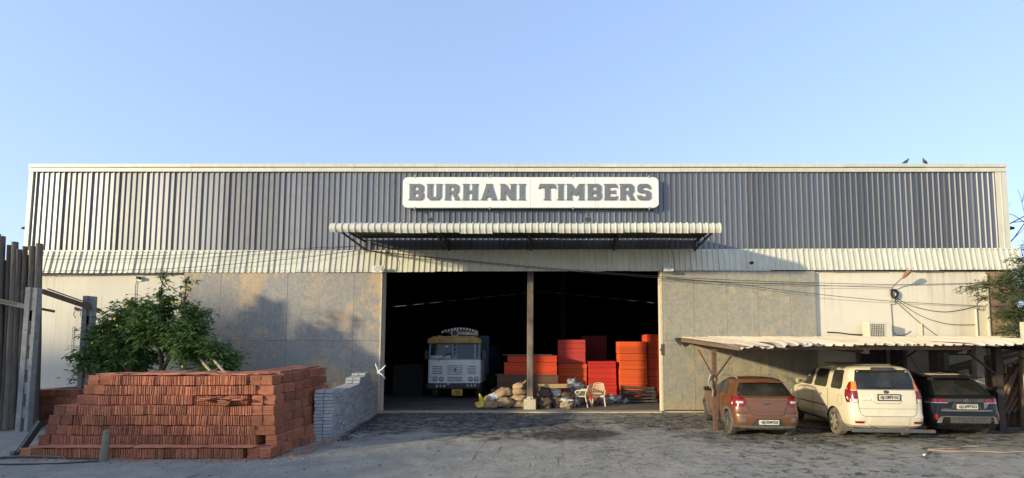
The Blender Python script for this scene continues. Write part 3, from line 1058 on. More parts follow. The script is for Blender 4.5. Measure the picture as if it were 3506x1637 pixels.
for j in range(7):                         # second row filling the gaps behind
    r = random.uniform(0.085, 0.115)
    x = -15.08 - 0.17 * j + random.uniform(-0.03, 0.03)
    h = 5.05 + random.uniform(-0.25, 0.12) - max(0, j - 6) * 0.3
    b = MB()
    b.tube([(x - 0.36 * f + 0.02 * mn.noise((j, f * 3, 2)), 14.62 + 0.1 * f, h * f) for f in (0, .25, .5, .75, 1)], [r * 1.05, r, r * .97, r * .92, r * .85], 8)
    b.build("pole", POLE, pf, smooth=50)
b = MB()
b.bar((-17.2, 14.1, 3.95), (-14.8, 14.18, 3.42), 0.05, 0.13)
b.build("batten", PLANK_G, pf)
b = MB()
b.bar((-16.2, 14.12, 3.72), (-14.35, 14.2, 3.36), 0.04, 0.07)
b.build("batten", PLANK_D, pf)

def concrete_post(loc, h, w, label, m=CONC_SH):
    t = thing("concrete_post", label, "post", loc, 0, "precast concrete posts by the palisade")
    d = 0.14
    b = MB()
    # ladder-like precast post: two side rails joined by webs, leaving slots
    b.box(-w / 2, -w / 2 + w * 0.42, -d / 2, d / 2, 0, h)
    b.box(w / 2 - w * 0.28, w / 2, -d / 2, d / 2, 0, h - 0.02)
    n = 6
    for i in range(n + 1):
        z = h * i / n
        b.box(-w / 2 + w * 0.42, w / 2 - w * 0.28, -d / 2 + 0.03, d / 2 - 0.01, max(0, z - 0.30 if i < n else h - 0.95), min(h - 0.01, z + 0.02))
    b.box(-w / 2 + w * 0.42, w / 2 - w * 0.28, d / 2 - 0.03, d / 2 - 0.012, 0.02, h - 1)
    b.build("shaft", m, t)
    b = MB()
    for zz in (h - 0.12, h - 0.3, h - 1.2, h - 2.0):
        for sx in (-0.1, 0.06):
            b.lathe([(0.013, 0), (0.013, 0.012)], 8, 0, Matrix.Translation((sx, -d / 2 + 0.008, zz)) @ Matrix.Rotation(R(90), 4, 'X'))
    stuff(b.build("bolt_hole", BLACK, t))
    return t
concrete_post((-14.72, 13.95, 0), 4.02, 0.33, "tall slotted concrete post standing in front of the pole palisade")
concrete_post((-14.95, 15.9, 0), 3.98, 0.34, "slotted concrete post half hidden by the shrub")
t = thing("rail_timber", "long brown timber rail sloping from the palisade to the far concrete post", "timber")
b = MB()
b.bar((-15.1, 14.55, 3.98), (-14.85, 15.8, 3.60), 0.06, 0.14)
b.bar((-14.85, 15.8, 3.60), (-14.79, 16.1, 3.51), 0.06, 0.13)
b.build("rail", PLANK_D, t)
b = MB()
b.bar((-15.0, 14.6, 4.06), (-14.8, 15.8, 3.70), 0.03, 0.03)
b.build("nailing_strip", PLANK_D, t)
# black iron strut and stake in front of the tile stack
t = tag(bpy.data.objects.new("iron_strut", None), "short black iron strut leaning at the left foot of the tile stack", "strut")
COL.objects.link(t)
t.location = (-11.36, 10.66, 0)
b = MB()
b.bar((-0.02, 0, 0), (0.12, 0.35, 0.72), 0.14, 0.10)
b.build("strut_bar", BLACK, t)
b = MB()
b.box(-0.22, -0.06, -0.08, 0.08, 0, 0.16)
b.build("foot_block", CONC_SH, t)
b = MB()
pts = [(-9.27 + 0.04 * f, 10.38, 0.66 * f - 0.02) for f in (0, .25, .5, .75, .92, 1)]
b.tube(pts, [0.075, 0.072, 0.068, 0.065, 0.062, 0.05], 10)
tag(b.build("wooden_stake", M("green_grey_stake", (0.25, 0.21, 0.14), (0.17, 0.16, 0.10), 6, 0.9, bump=0.4), smooth=40), "short wooden stake driven into the ground before the tile stack", "stake")

# ------------------------------------------------------------------ clay roof tile stacks
def tile_strip(n, L, t_, A, stand=True, ns=10, W=0.225, jit=0.004):
    """n wavy tiles side by side (stand) or on top of each other (flat)"""
    b = MB()
    for k in range(n):
        off = k * t_ + random.uniform(-0.002, 0.002)
        dy = random.uniform(-jit, jit) * 2.5
        dz = random.uniform(-jit, jit)
        vs, fs = [], []
        for i in range(ns + 1):
            u = W * i / ns
            a = A * math.sin(2 * PI * u / (W / 4.0))
            lo, hi = off + a, off + a + t_ * 0.62
            for y in (dy, dy + L):
                for q in (lo, hi):
                    vs.append((q, y, u + dz) if stand else (u + dz, y, q))
        for i in range(ns):
            o = i * 4
            fs += [(o, o + 1, o + 5, o + 4), (o + 2, o + 6, o + 7, o + 3), (o, o + 4, o + 6, o + 2), (o + 1, o + 3, o + 7, o + 5)]
        fs += [(0, 2, 3, 1), (ns * 4, ns * 4 + 1, ns * 4 + 3, ns * 4 + 2)]
        b.add(vs, fs)
    return b

CH = 0.212
stand_m = [tile_strip(n_, 0.40, 0.0205, 0.0045, True, 12, 0.198, 0.006).mesh("tile_bundle", CLAY) for n_ in (11, 11, 10, 12, 11)]
flat_m = [tile_strip(10, 0.40, 0.0205, 0.0042, False, 16, 0.235, 0.006).mesh("tile_bundle", CLAY) for _ in range(4)]
low_m = [tile_strip(4, 0.40, 0.0205, 0.0042, False, 16, 0.235, 0.01).mesh("tile_bundle", CLAY) for _ in range(2)]
one_m = tile_strip(1, 0.40, 0.0205, 0.0042, False, 16, 0.235).mesh("tile", CLAY)

ts = thing("roof_tile_stack", "big stepped stack of orange red clay roof tiles in the left foreground", "tile stack")
lefts = [-11.30, -11.22, -11.14, -11.06, -10.98, -10.66, -10.55, -10.45]
fronts = [10.66, 10.97, 10.99, 11.01, 11.03, 11.17, 11.19, 11.21]
NR = 6
for c in range(8):
    xl, yf = lefts[c], fronts[c]
    xr = -6.00 - 0.045 * c
    z = c * CH + 0.01
    def zz(x):
        return z + 0.02 * mn.noise((x * 0.8, c * 0.35, 2.0)) * min(1, c)
    # two flat columns at each end
    nl = 2
    x = xl
    for q in range(nl):
        inst("tile_bundle", random.choice(flat_m), ts, (x, yf + random.uniform(-0.03, 0.03), zz(x)), (0, 0, random.uniform(-0.03, 0.03)))
        x += 0.25
    xe = xr - 0.53
    while x < xe - 0.1:
        me = random.choice(stand_m)
        w_ = 0.0205 * (len(me.vertices) // 52)
        tilt = random.uniform(-0.03, 0.06)
        inst("tile_bundle", me, ts, (x, yf + random.uniform(-0.03, 0.02), zz(x)), (0, tilt, random.uniform(-0.02, 0.02)), (1, 1, random.uniform(0.96, 1.02)))
        x += w_ + 0.006 + max(0, tilt) * 0.1
    for q in range(2):
        xx = xe + 0.03 + q * 0.255
        if c == 1 and q == 0:
            continue
        inst("tile_bundle", random.choice(flat_m), ts, (xx, yf + random.uniform(-0.04, 0.03), zz(xx)), (0, 0, random.uniform(-0.04, 0.04)))
    # right flank, going back
    for r_ in range(1, NR):
        yy = yf + r_ * 0.415
        xx = xr - 0.245 + random.uniform(-0.04, 0.035) + 0.012 * r_
        inst("tile_bundle", random.choice(flat_m), ts, (xx, yy, zz(xx) + 0.02 * r_ * (c / 8)), (0, 0, random.uniform(-0.03, 0.03)))
    # left flank
    for r_ in range(1, 4):
        inst("tile_bundle", random.choice(flat_m), ts, (xl + random.uniform(-0.02, 0.02), yf + r_ * 0.42, zz(xl)))
# core that fills the heap behind the faces
for c in range(8):
    b = MB()
    b.box(lefts[c] + 0.26, -6.22 - 0.045 * c, fronts[c] + 0.33, 13.0, c * CH + (0.012 if c else 0.0), (c + 1) * CH + 0.008)
    b.build("stack_core", CLAY_D, ts)
# second row seen on top, and loose tiles lying on the top
for r_ in range(1, 3):
    x = lefts[7] + 0.5
    while x < -7.05:
        inst("tile_bundle", random.choice(stand_m), ts, (x, fronts[7] + r_ * 0.415, 7 * CH + 0.02 + 0.012 * r_ + random.uniform(-0.01, 0.015)), (0, random.uniform(-0.03, 0.03), 0))
        x += 0.232
for k in range(95):
    x = random.uniform(lefts[7] + 0.25, -6.75)
    y = random.uniform(fronts[7] + 0.02, fronts[7] + 1.35)
    inst("tile", one_m, ts, (x, y, 8 * CH + 0.012 + random.uniform(0, 0.016)), (random.uniform(-0.03, 0.03), random.uniform(-0.05, 0.05), random.choice((0, 0, PI / 2)) + random.uniform(-0.15, 0.15)))
for r_ in range(1, NR):
    for q in range(3):
        inst("tile_bundle", random.choice(low_m), ts, (-7.15 + q * 0.25 + random.uniform(-0.02, 0.02), fronts[7] + 0.02 + r_ * 0.41, 7.9 * CH + 0.012 + 0.012 * r_), (R(1.5), 0, random.uniform(-0.08, 0.08)))
inst("tile_bundle", low_m[0], ts, (-7.35, 10.92, 5 * CH + 0.02), (0, 0, 0.15), (1, 1, 1))
for k in range(10):
    inst("tile", one_m, ts, (-7.3 + random.uniform(-0.6, 0.4), 10.9 + random.uniform(-0.05, 0.1), 5 * CH + 0.11 + 0.006 * k), (0, random.uniform(-0.05, 0.05), random.uniform(-0.3, 0.3)))
for k in range(40):                       # ledge of the bottom course
    x = random.uniform(-10.7, -6.3)
    inst("tile", one_m, ts, (x, 10.62 + random.uniform(-0.02, 0.05), CH + 0.012 + random.uniform(0, 0.01)), (0, random.uniform(-0.04, 0.04), PI / 2 + random.uniform(-0.08, 0.08)))

t2 = thing("roof_tile_stack", "low dark red tile stack behind the palisade post, against the left wall", "tile stack")
for c in range(5):
    for q in range(6):
        inst("tile_bundle", random.choice(flat_m), t2, (-15.75 + q * 0.25, 15.0 + random.uniform(-0.03, 0.03), c * CH * 1.02), (0, 0, random.uniform(-0.03, 0.03)))
b = MB()
b.box(-15.7, -14.3, 15.35, 16.2, 0, 5 * CH)
b.build("stack_core", CLAY_D, t2)

# ------------------------------------------------------------------ grey paver blocks
pb = thing("paver_block_stack", "long leaning stack of grey concrete paver blocks between the tile stack and the doorway", "block stack")
A0, A1 = Vector((-5.58, 12.5, 0)), Vector((-6.24, 17.6, 0))
dv = (A1 - A0).normalized()
nv = Vector((-dv.y, dv.x, 0))           # toward the left
BLN, BLW, BLH = 0.245, 0.225, 0.084
blk = []
for _ in range(3):
    b = MB()
    l, w_, h = BLN - 0.014, BLW - 0.012, BLH - 0.011
    c_ = 0.008
    ring = [(0, c_), (c_, 0), (l - c_, 0), (l, c_), (l, w_ - c_), (l - c_, w_), (c_, w_), (0, w_ - c_)]
    b.prism(ring, 0, h, 'xy')
    blk.append(b.mesh("paver_block", PAVER))
ang = math.atan2(dv.y, dv.x)
ncol = 20
cnt = 0
hid = MB()
for c in range(14):
    for j in range(ncol + 1):
        s_ = j * BLN + (random.uniform(-0.035, 0.035) if j else random.uniform(-0.012, 0.012))
        f = s_ / 5.1
        if c == 13 and 1 < j < 4:
            continue
        wob = 0.035 * mn.noise((j * 0.35, c * 0.3, 4.2)) + random.uniform(-0.012, 0.012)
        p = A0 + dv * (s_ + 0.12) + nv * (wob + 0.016 * c * f)
        z = c * BLH + 0.05 * f * (c / 13) + random.uniform(0, 0.003)
        if cnt < 296 :
            inst("paver_block", random.choice(blk), pb, (p.x, p.y, z), (random.uniform(-0.012, 0.012), random.uniform(-0.012, 0.012), ang + random.uniform(-0.03, 0.03)))
            cnt += 1
        q = p + nv * BLW
        hb = MB()
        mtx = Matrix.Translation((q.x, q.y, z)) @ Matrix.Rotation(ang, 4, 'Z')
        hid.add([mtx @ v.co for v in blk[0].vertices], [tuple(f_.vertices) for f_ in blk[0].polygons])
for c, j0, j1 in ((14, 0.2, 1.6), (14, 13, 20), (15, 13.5, 20), (16, 17, 20)):
    j = j0
    while j < j1:
        for side in (0, 1):
            p = A0 + dv * (j * BLN + 0.12) + nv * (side * BLW + 0.016 * c * j / 20)
            z = c * BLH + 0.05 * (j / 20) + 0.004
            mtx = Matrix.Translation((p.x, p.y, z)) @ Matrix.Rotation(ang + random.uniform(-0.03, 0.03), 4, 'Z')
            hid.add([mtx @ v.co for v in blk[0].vertices], [tuple(f_.vertices) for f_ in blk[0].polygons])
        j += 1.02
stuff(hid.build("paver_blocks", PAVER, pb))
t = thing("plastic_strip", "torn white plastic strips flapping at the far end of the grey block stack", "plastic strip", (-6.12, 17.3, 1.40))
t.scale = (.78, .78, .78)
for p, q in (((0.0, 0, 0.0), (-0.12, 0, 0.50)), ((0.0, 0, 0.1), (0.36, 0.02, 0.42)), ((0.02, 0, 0.08), (0.34, 0.05, -0.22))):
    b = MB()
    p, q = Vector(p), Vector(q)
    pts = [p.lerp(q, f) + Vector((0.03 * math.sin(f * 4), 0.02 * math.sin(f * 6), 0)) for f in (0, .2, .4, .6, .8, 1)]
    b.tube(pts, [0.035, 0.05, 0.045, 0.04, 0.028, 0.008], 6)
    b.build("strip", WHITE, t, smooth=True)

# ------------------------------------------------------------------ plywood stacks in the doorway
def ply_stack(name, label, x0, x1, y0, y1, layers, group="painted plywood stacks in the doorway", parent_cat="plywood stack"):
    """layers: (z0, z1, dx0, dx1, dy, material, sheet thickness)"""
    t = thing(name, label, parent_cat, ((x0 + x1) / 2, y0, 0), 0, group)
    W_, D_ = x1 - x0, y1 - y0
    cache = {}
    total = 0
    for z0, z1, a, c_, dy, m, th in layers:
        n_ = max(1, round((z1 - z0) / th))
        th = (z1 - z0) / n_
        w_ = W_ - a - c_
        b = MB()
        b.box(-w_ / 2, w_ / 2, 0, D_, 0.0008, th - 0.0012)
        me = b.mesh("plywood_sheet", m)
        ph = random.uniform(0, 9)
        for i in range(n_):
            z = z0 + i * th
            ox = (a - c_) / 2 + 0.012 * mn.noise((ph, z * 2, 0)) + random.choice((0, 0, 0, 1)) * random.uniform(-0.02, 0.02)
            inst("plywood_sheet", me, t, (ox, dy + random.uniform(-0.006, 0.006) + 0.01 * mn.noise((ph, z * 2, 5)), z), (0, 0, random.uniform(-0.004, 0.004)))
    return t

TH = 0.022
ply_stack("plywood_stack", "orange edged boards with a grey board on top, laid over brown boards behind the column", -2.42, 0.08, 21.5, 22.9,
          [(0.04, 0.54, -0.35, 0.0, 0.03, BROWNPLY, 0.03), (0.54, 1.14, -0.06, -0.06, 0.0, BROWNPLY, 0.036), (1.14, 1.155, -0.16, 0.0, -0.02, PLYTOP, 0.015), (1.16, 1.66, 0.23, 0.0, 0.03, ORANGE2, TH), (1.66, 1.68, 0.2, 0.0, 0.0, ORANGE2, 0.02), (1.69, 1.97, 0.37, 0.0, 0.05, ORANGE2, TH), (1.985, 2.01, 0.14, 0.2, -0.02, PLYTOP, 0.025)])
ply_stack("plywood_stack", "tall board stack with faded red upper half over orange lower half, right of the column", 0.13, 1.40, 22.3, 23.6,
          [(0.04, 1.58, 0.02, -0.02, 0.0, ORANGE, TH), (1.60, 2.66, 0.0, 0.04, 0.02, PINK, TH)])
ply_stack("plywood_stack", "dark maroon board stack deep in shade behind the red stacks", 1.3, 2.55, 24.2, 25.4, [(0.04, 1.7, 0, 0, 0, MAROON_SHADE, 0.03), (1.7, 2.88, 0, 0.02, 0.0, MAROON_SHADE, 0.03)])
ply_stack("plywood_stack", "lower red board stack with one orange-red lid, behind the right plastic chair", 1.47, 2.72, 22.2, 23.5,
          [(0.04, 0.62, 0.02, -0.02, 0.0, RED, TH), (0.63, 1.44, 0.02, 0.0, 0.01, RED, TH), (1.46, 1.70, 0.0, 0.02, -0.02, RED, TH)])
ply_stack("plywood_stack", "bright orange board stack in four blocks beside the right door edge", 2.85, 4.05, 21.9, 23.2,
          [(0.04, 0.66, 0.02, 0.0, 0.0, ORANGE, TH), (0.67, 1.34, 0.0, 0.0, 0.0, ORANGE, TH), (1.36, 1.74, 0.02, 0.0, 0.02, ORANGE, TH), (1.75, 2.03, 0.02, 0.0, 0.02, ORANGE, TH), (2.055, 2.58, 0.0, 0.02, 0.0, ORANGE, TH)])
ply_stack("plywood_stack", "tallest red orange board stack, partly hidden by the right door edge", 4.10, 5.4, 22.1, 23.4,
          [(0.04, 1.36, 0, 0, 0, ORANGE2, TH), (1.37, 2.9, 0.0, 0, 0.02, ORANGE2, TH)])
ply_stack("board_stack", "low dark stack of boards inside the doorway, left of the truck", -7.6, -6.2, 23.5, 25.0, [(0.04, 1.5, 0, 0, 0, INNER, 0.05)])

# column in the opening with its pedestal
t = thing("steel_column", "stained steel column standing in the middle of the open doorway on a pale concrete block", "column", (-0.93, 18.75, 0))
b = MB()
b.prism(rrect(-0.115, 0.115, -0.115, 0.115, 0.02, 2), 0.5, 5.4, 'xy')
b.build("shaft", COLUMN, t)
b = MB()
b.prism(rrect(-0.225, 0.225, -0.17, 0.2, 0.015, 2), 0.03, 0.40, 'xy')
b.build("pedestal", CONC_L, t)
b = MB()
b.box(-0.13, 0.13, -0.13, 0.14, 0.402, 0.44)
b.box(-0.12, 0.11, -0.15, -0.05, 0.44, 0.50)
b.box(-0.03, 0.03, -0.17, -0.151, 0.402, 0.49)
b.build("base_plate", CONC_L, t)

# ------------------------------------------------------------------ sacks and bags
def blob(w, d, h, seed, lump=0.16, ns=18, nr=26, sq=0.72):
    lump *= 1.6
    b = MB()
    rows = []
    for i in range(ns + 1):
        ph = PI * (i / ns - 0.5)
        row = []
        for k in range(nr):
            th = 2 * PI * k / nr
            def sp(v):
                return math.copysign(abs(v) ** sq, v)
            x = sp(math.cos(ph)) * sp(math.cos(th))
            y = sp(math.cos(ph)) * sp(math.sin(th))
            z = sp(math.sin(ph))
            n_ = 1 + lump * (mn.noise((x * 1.6 + seed, y * 1.6, z * 1.6)) + 0.55 * mn.noise((x * 4 + seed, y * 4, z * 4)) + 0.3 * mn.noise((x * 9, y * 9 + seed, z * 9)))
            row.append((x * w / 2 * n_, y * d / 2 * n_, h / 2 + z * h / 2 * n_))
        rows.append(row)
    vs = [p for r_ in rows for p in r_]
    fs = [(i * nr + k, i * nr + (k + 1) % nr, (i + 1) * nr + (k + 1) % nr, (i + 1) * nr + k) for i in range(ns) for k in range(nr)]
    b.add(vs, fs)
    return b

def sack(name, label, cat, x, y, z, w, d, h, m, seed, rot=(0, 0, 0), tie=None, group=None, lump=0.16):
    t = thing(name, label, cat, (x, y, z), 0, group)
    blob(w, d, h, seed, lump).build("body", m, t, smooth=True, rot=rot)
    if tie:
        b = MB()
        px, py, pz = tie
        p = Vector((px, py, pz))
        b.tube([p * 0.72 + Vector((0, 0, h * 0.12)), p, p * 1.22 + Vector((0, 0, h * 0.1))], [0.07, 0.03, 0.06], 7)
        b.build("tied_neck", m, t, smooth=True)
    return t
G = "sacks heaped in the doorway"
sack("sack", "pale jute sack leaning on top of the left sack heap", "sack", -1.92, 19.25, 0.42, 0.62, 0.45, 0.36, JUTE, 1.1, (0, R(-14), 0), (0.30, 0, 0.22), G)
sack("sack", "topmost jute sack with a knotted corner beside the column", "sack", -1.38, 19.3, 0.72, 0.48, 0.4, 0.25, JUTE, 2.7, (0, R(-10), 0), (0.22, 0, 0.25), G)
sack("sack", "jute sack second from the top beside the column", "sack", -1.36, 19.25, 0.50, 0.52, 0.42, 0.26, JUTE, 3.9, (0, 0, 0), None, G)
sack("sack", "jute sack third from the top beside the column", "sack", -1.38, 19.2, 0.27, 0.55, 0.42, 0.27, JUTE, 5.2, (0, R(4), 0), None, G)
sack("sack", "lowest jute sack on the floor beside the column", "sack", -1.36, 19.15, 0.02, 0.56, 0.42, 0.27, JUTE, 6.6, (0, 0, 0), None, G)
sack("sack", "tan jute sack on the floor under the leaning sack", "sack", -1.88, 19.0, 0.06, 0.56, 0.42, 0.36, JUTE, 7.1, (0, R(-6), 0), None, G)
sack("sack", "brown jute sack on the floor beside the yellow bag", "sack", -2.40, 18.9, 0.02, 0.52, 0.4, 0.32, JUTE, 8.4, (0, 0, 0), None, G)
sack("plastic_bag", "crumpled white plastic bag on top of the brown sack, beside the yellow bag", "plastic bag", -2.32, 19.3, 0.26, 0.50, 0.4, 0.32, WPLASTIC, 9.9, (0, R(-12), 0), None, None, 0.25)
t = sack("plastic_bag", "yellow plastic bag with upright ears at the left end of the sack heap", "plastic bag", -2.78, 18.9, 0.03, 0.36, 0.3, 0.28, YPLASTIC, 10.3, (0, 0, 0), None, None, 0.22)
for p, q in (((0.02, 0, 0.2), (-0.07, 0, 0.56)), ((0.08, 0, 0.22), (0.2, 0.02, 0.48))):
    b = MB()
    p, q = Vector(p), Vector(q)
    b.tube([p, p.lerp(q, 0.5) + Vector((0.02, 0, 0)), q], [0.07, 0.085, 0.02], 8)
    b.build("ear", YPLASTIC, t, smooth=True)
sack("sack", "dark shiny brown sack just right of the column pedestal", "sack", -0.42, 19.2, 0.36, 0.52, 0.45, 0.42, DARKSACK, 12.0, (0, R(10), 0), None, G, 0.24)
sack("sack", "dark brown sack on the floor right of the column pedestal", "sack", -0.36, 18.95, 0.02, 0.56, 0.4, 0.42, DARKSACK, 13.7, (0, 0, 0), None, G, 0.24)
sack("sack", "round dark brown sack between the pedestal and the chairs", "sack", 0.12, 19.1, 0.02, 0.46, 0.4, 0.44, DARKSACK, 15.1, (0, 0, 0), None, G, 0.2)
sack("plastic_bag", "crumpled white plastic bag lying on the dark sacks under the yellow plank", "plastic bag", -0.02, 19.45, 0.38, 0.56, 0.4, 0.32, WPLASTIC, 16.5, (0, R(-8), 0), None, None, 0.28)
sack("sack", "brown jute sack bulging below the end of the yellow plank", "sack", 0.48, 19.35, 0.28, 0.56, 0.45, 0.34, DARKSACK, 17.2, (0, R(6), 0), None, G, 0.2)
t = sack("sack", "small brown sack with a white cloth over its top, left of the chairs", "sack", 0.45, 18.9, 0.02, 0.48, 0.36, 0.28, JUTE, 18.8, (0, 0, 0), None, G, 0.2)
blob(0.5, 0.34, 0.12, 19.4, 0.3).build("cloth_flap", WPLASTIC, t, smooth=True, loc=(0.02, -0.02, 0.26), rot=(0, R(8), 0))
sack("plastic_sheet", "dark grey plastic sheeting heaped against the red stack behind the left chair", "plastic sheet", 0.62, 20.6, 0.5, 0.55, 0.5, 0.55, GPLASTIC, 21.0, (0, R(30), 0), None, None, 0.3)
sack("plastic_sheet", "grey plastic bundle on the floor behind the left chair", "plastic sheet", 0.95, 20.6, 0.03, 0.75, 0.5, 0.75, GPLASTIC, 22.6, (0, 0, 0), None, None, 0.28)
for k, (x, w_, h, lab) in enumerate(((1.95, 0.5, 0.28, "crumpled pale plastic sheet behind the right chair"), (2.4, 0.6, 0.33, "largest crumpled pale plastic sheet at the foot of the red stack"), (2.86, 0.42, 0.22, "crumpled pale plastic sheet nearest the steel props"))):
    sack("plastic_sheet", lab, "plastic sheet", x, 20.6 + 0.1 * k, 0.03, w_, 0.4, h, M("silver_plastic_%s" % "abc"[k], (0.40, 0.39, 0.41), (0.2, 0.2, 0.21), 9, 0.35, bump=0.7, bscale=14), 30 + k * 2.3, (0, 0, 0), None, "pale plastic sheeting on the floor", 0.34)
b = MB()
b.box(-0.66, 0.66, -0.14, 0.14, 0, 0.15)
o = tag(b.build("timber_beam", PLANK, loc=(0.0, 19.95, 0.72), rot=(0, R(-0.6), 0)), "yellow sawn timber beam lying across the sacks right of the column", "timber")

# ------------------------------------------------------------------ plastic chairs
def chair(loc, rz, label):
    t = thing("plastic_chair", label, "chair", loc, rz, "cream plastic armchairs")
    b = MB()
    b.prism(rrect(-0.22, 0.22, -0.22, 0.22, 0.05), 0.40, 0.43, 'xy')
    b.box(-0.22, 0.22, -0.225, -0.2, 0.35, 0.41)
    b.build("seat", CHAIR, t)
    bk = MB()
    def P(u, z):      # curved back surface; back at +Y
        return (u, 0.22 + (z - 0.42) * 0.28 - 0.10 * (u / 0.24) ** 2 * 0.6, z)
    top = lambda u: 0.86 - 0.03 * (u / 0.22) ** 2
    outline = [P(-0.23, 0.44), P(-0.225, 0.65), P(-0.19, 0.83), P(-0.1, 0.86), P(0, 0.87), P(0.1, 0.86), P(0.19, 0.83), P(0.225, 0.65), P(0.23, 0.44)]
    bk.tube(outline, 0.02, 6)
    bk.tube([P(-0.23, 0.46), P(0, 0.46), P(0.23, 0.46)], 0.022, 6)
    bk.tube([P(-0.2, 0.80), P(0, 0.815), P(0.2, 0.80)], 0.025, 6)
    for s in (-1, 1):
        for k in range(-6, 7):
            pts = []
            for j in range(9):
                z = 0.46 + 0.36 * j / 8
                u = k * 0.055 + s * (z - 0.64) * 0.7
                if abs(u) < 0.205:
                    pts.append(P(u, z))
            if len(pts) > 1:
                bk.tube(pts, 0.0145, 4)
    bk.build("backrest", CHAIR, t, smooth=40)
    for sx in (-1, 1):
        b = MB()
        b.bar((sx * 0.21, -0.19, 0.42), (sx * 0.26, -0.24, 0.0), 0.05, 0.035)
        b.build("leg", CHAIR, t)
        b = MB()
        b.bar((sx * 0.20, 0.18, 0.42), (sx * 0.24, 0.29, 0.0), 0.05, 0.035)
        b.build("leg", CHAIR, t)
        b = MB()
        b.tube([(sx * 0.225, 0.28, 0.63), (sx * 0.26, 0.1, 0.64), (sx * 0.27, -0.12, 0.635), (sx * 0.26, -0.21, 0.60), (sx * 0.235, -0.215, 0.42)], [0.024, 0.028, 0.03, 0.028, 0.024], 6)
        b.build("armrest", CHAIR, t, smooth=40)
    return t
chair((1.08, 19.45, 0.035), R(-112), "cream plastic armchair turned sideways, the left one of the pair")
chair((1.72, 19.75, 0.035), R(-6), "cream plastic armchair with lattice back facing the yard, the right one of the pair")

# ------------------------------------------------------------------ bundle of steel props
for k in range(15):
    row, c_ = divmod(k, 3)
    z = 0.10 + row * 0.135 + random.uniform(-0.02, 0.02)
    lab = "dark steel scaffold prop in the heap before the orange stacks"
    if k == 0:
        lab = "lowest dark steel scaffold prop at the front of the heap, on the floor"
    elif k == 12:
        lab = "front prop of the top row in the heap of dark steel scaffold props"
    if k == 14:
        lab = "topmost dark steel scaffold prop, lying on the heap by the right door"
    t = thing("scaffold_prop", lab, "prop", (3.45 + random.uniform(-0.06, 0.06), 20.6 + c_ * 0.14, z), 0, "dark steel scaffold props")
    tilt = random.uniform(-0.10, 0.10)
    dy = random.uniform(-0.12, 0.12)
    b = MB()
    b.tube([(-0.66, -dy, -0.66 * tilt), (0.66, dy, 0.66 * tilt)], 0.042, 8)
    b.build("pipe", STEEL_D, t, smooth=40)
    for s in (-1, 1):
        b = MB()
        b.lathe([(0.085, -0.012), (0.085, 0.012)], 8, 0, Matrix.Translation((s * 0.68, s * dy, s * 0.68 * tilt)) @ Matrix.Rotation(R(90 + random.uniform(-20, 20)), 4, 'Y'))
        b.tube([(s * 0.6, s * dy, s * 0.6 * tilt - 0.06), (s * 0.6, s * dy, s * 0.6 * tilt + 0.07)], 0.018, 6)
        b.build("end_plate", STEEL_D, t)

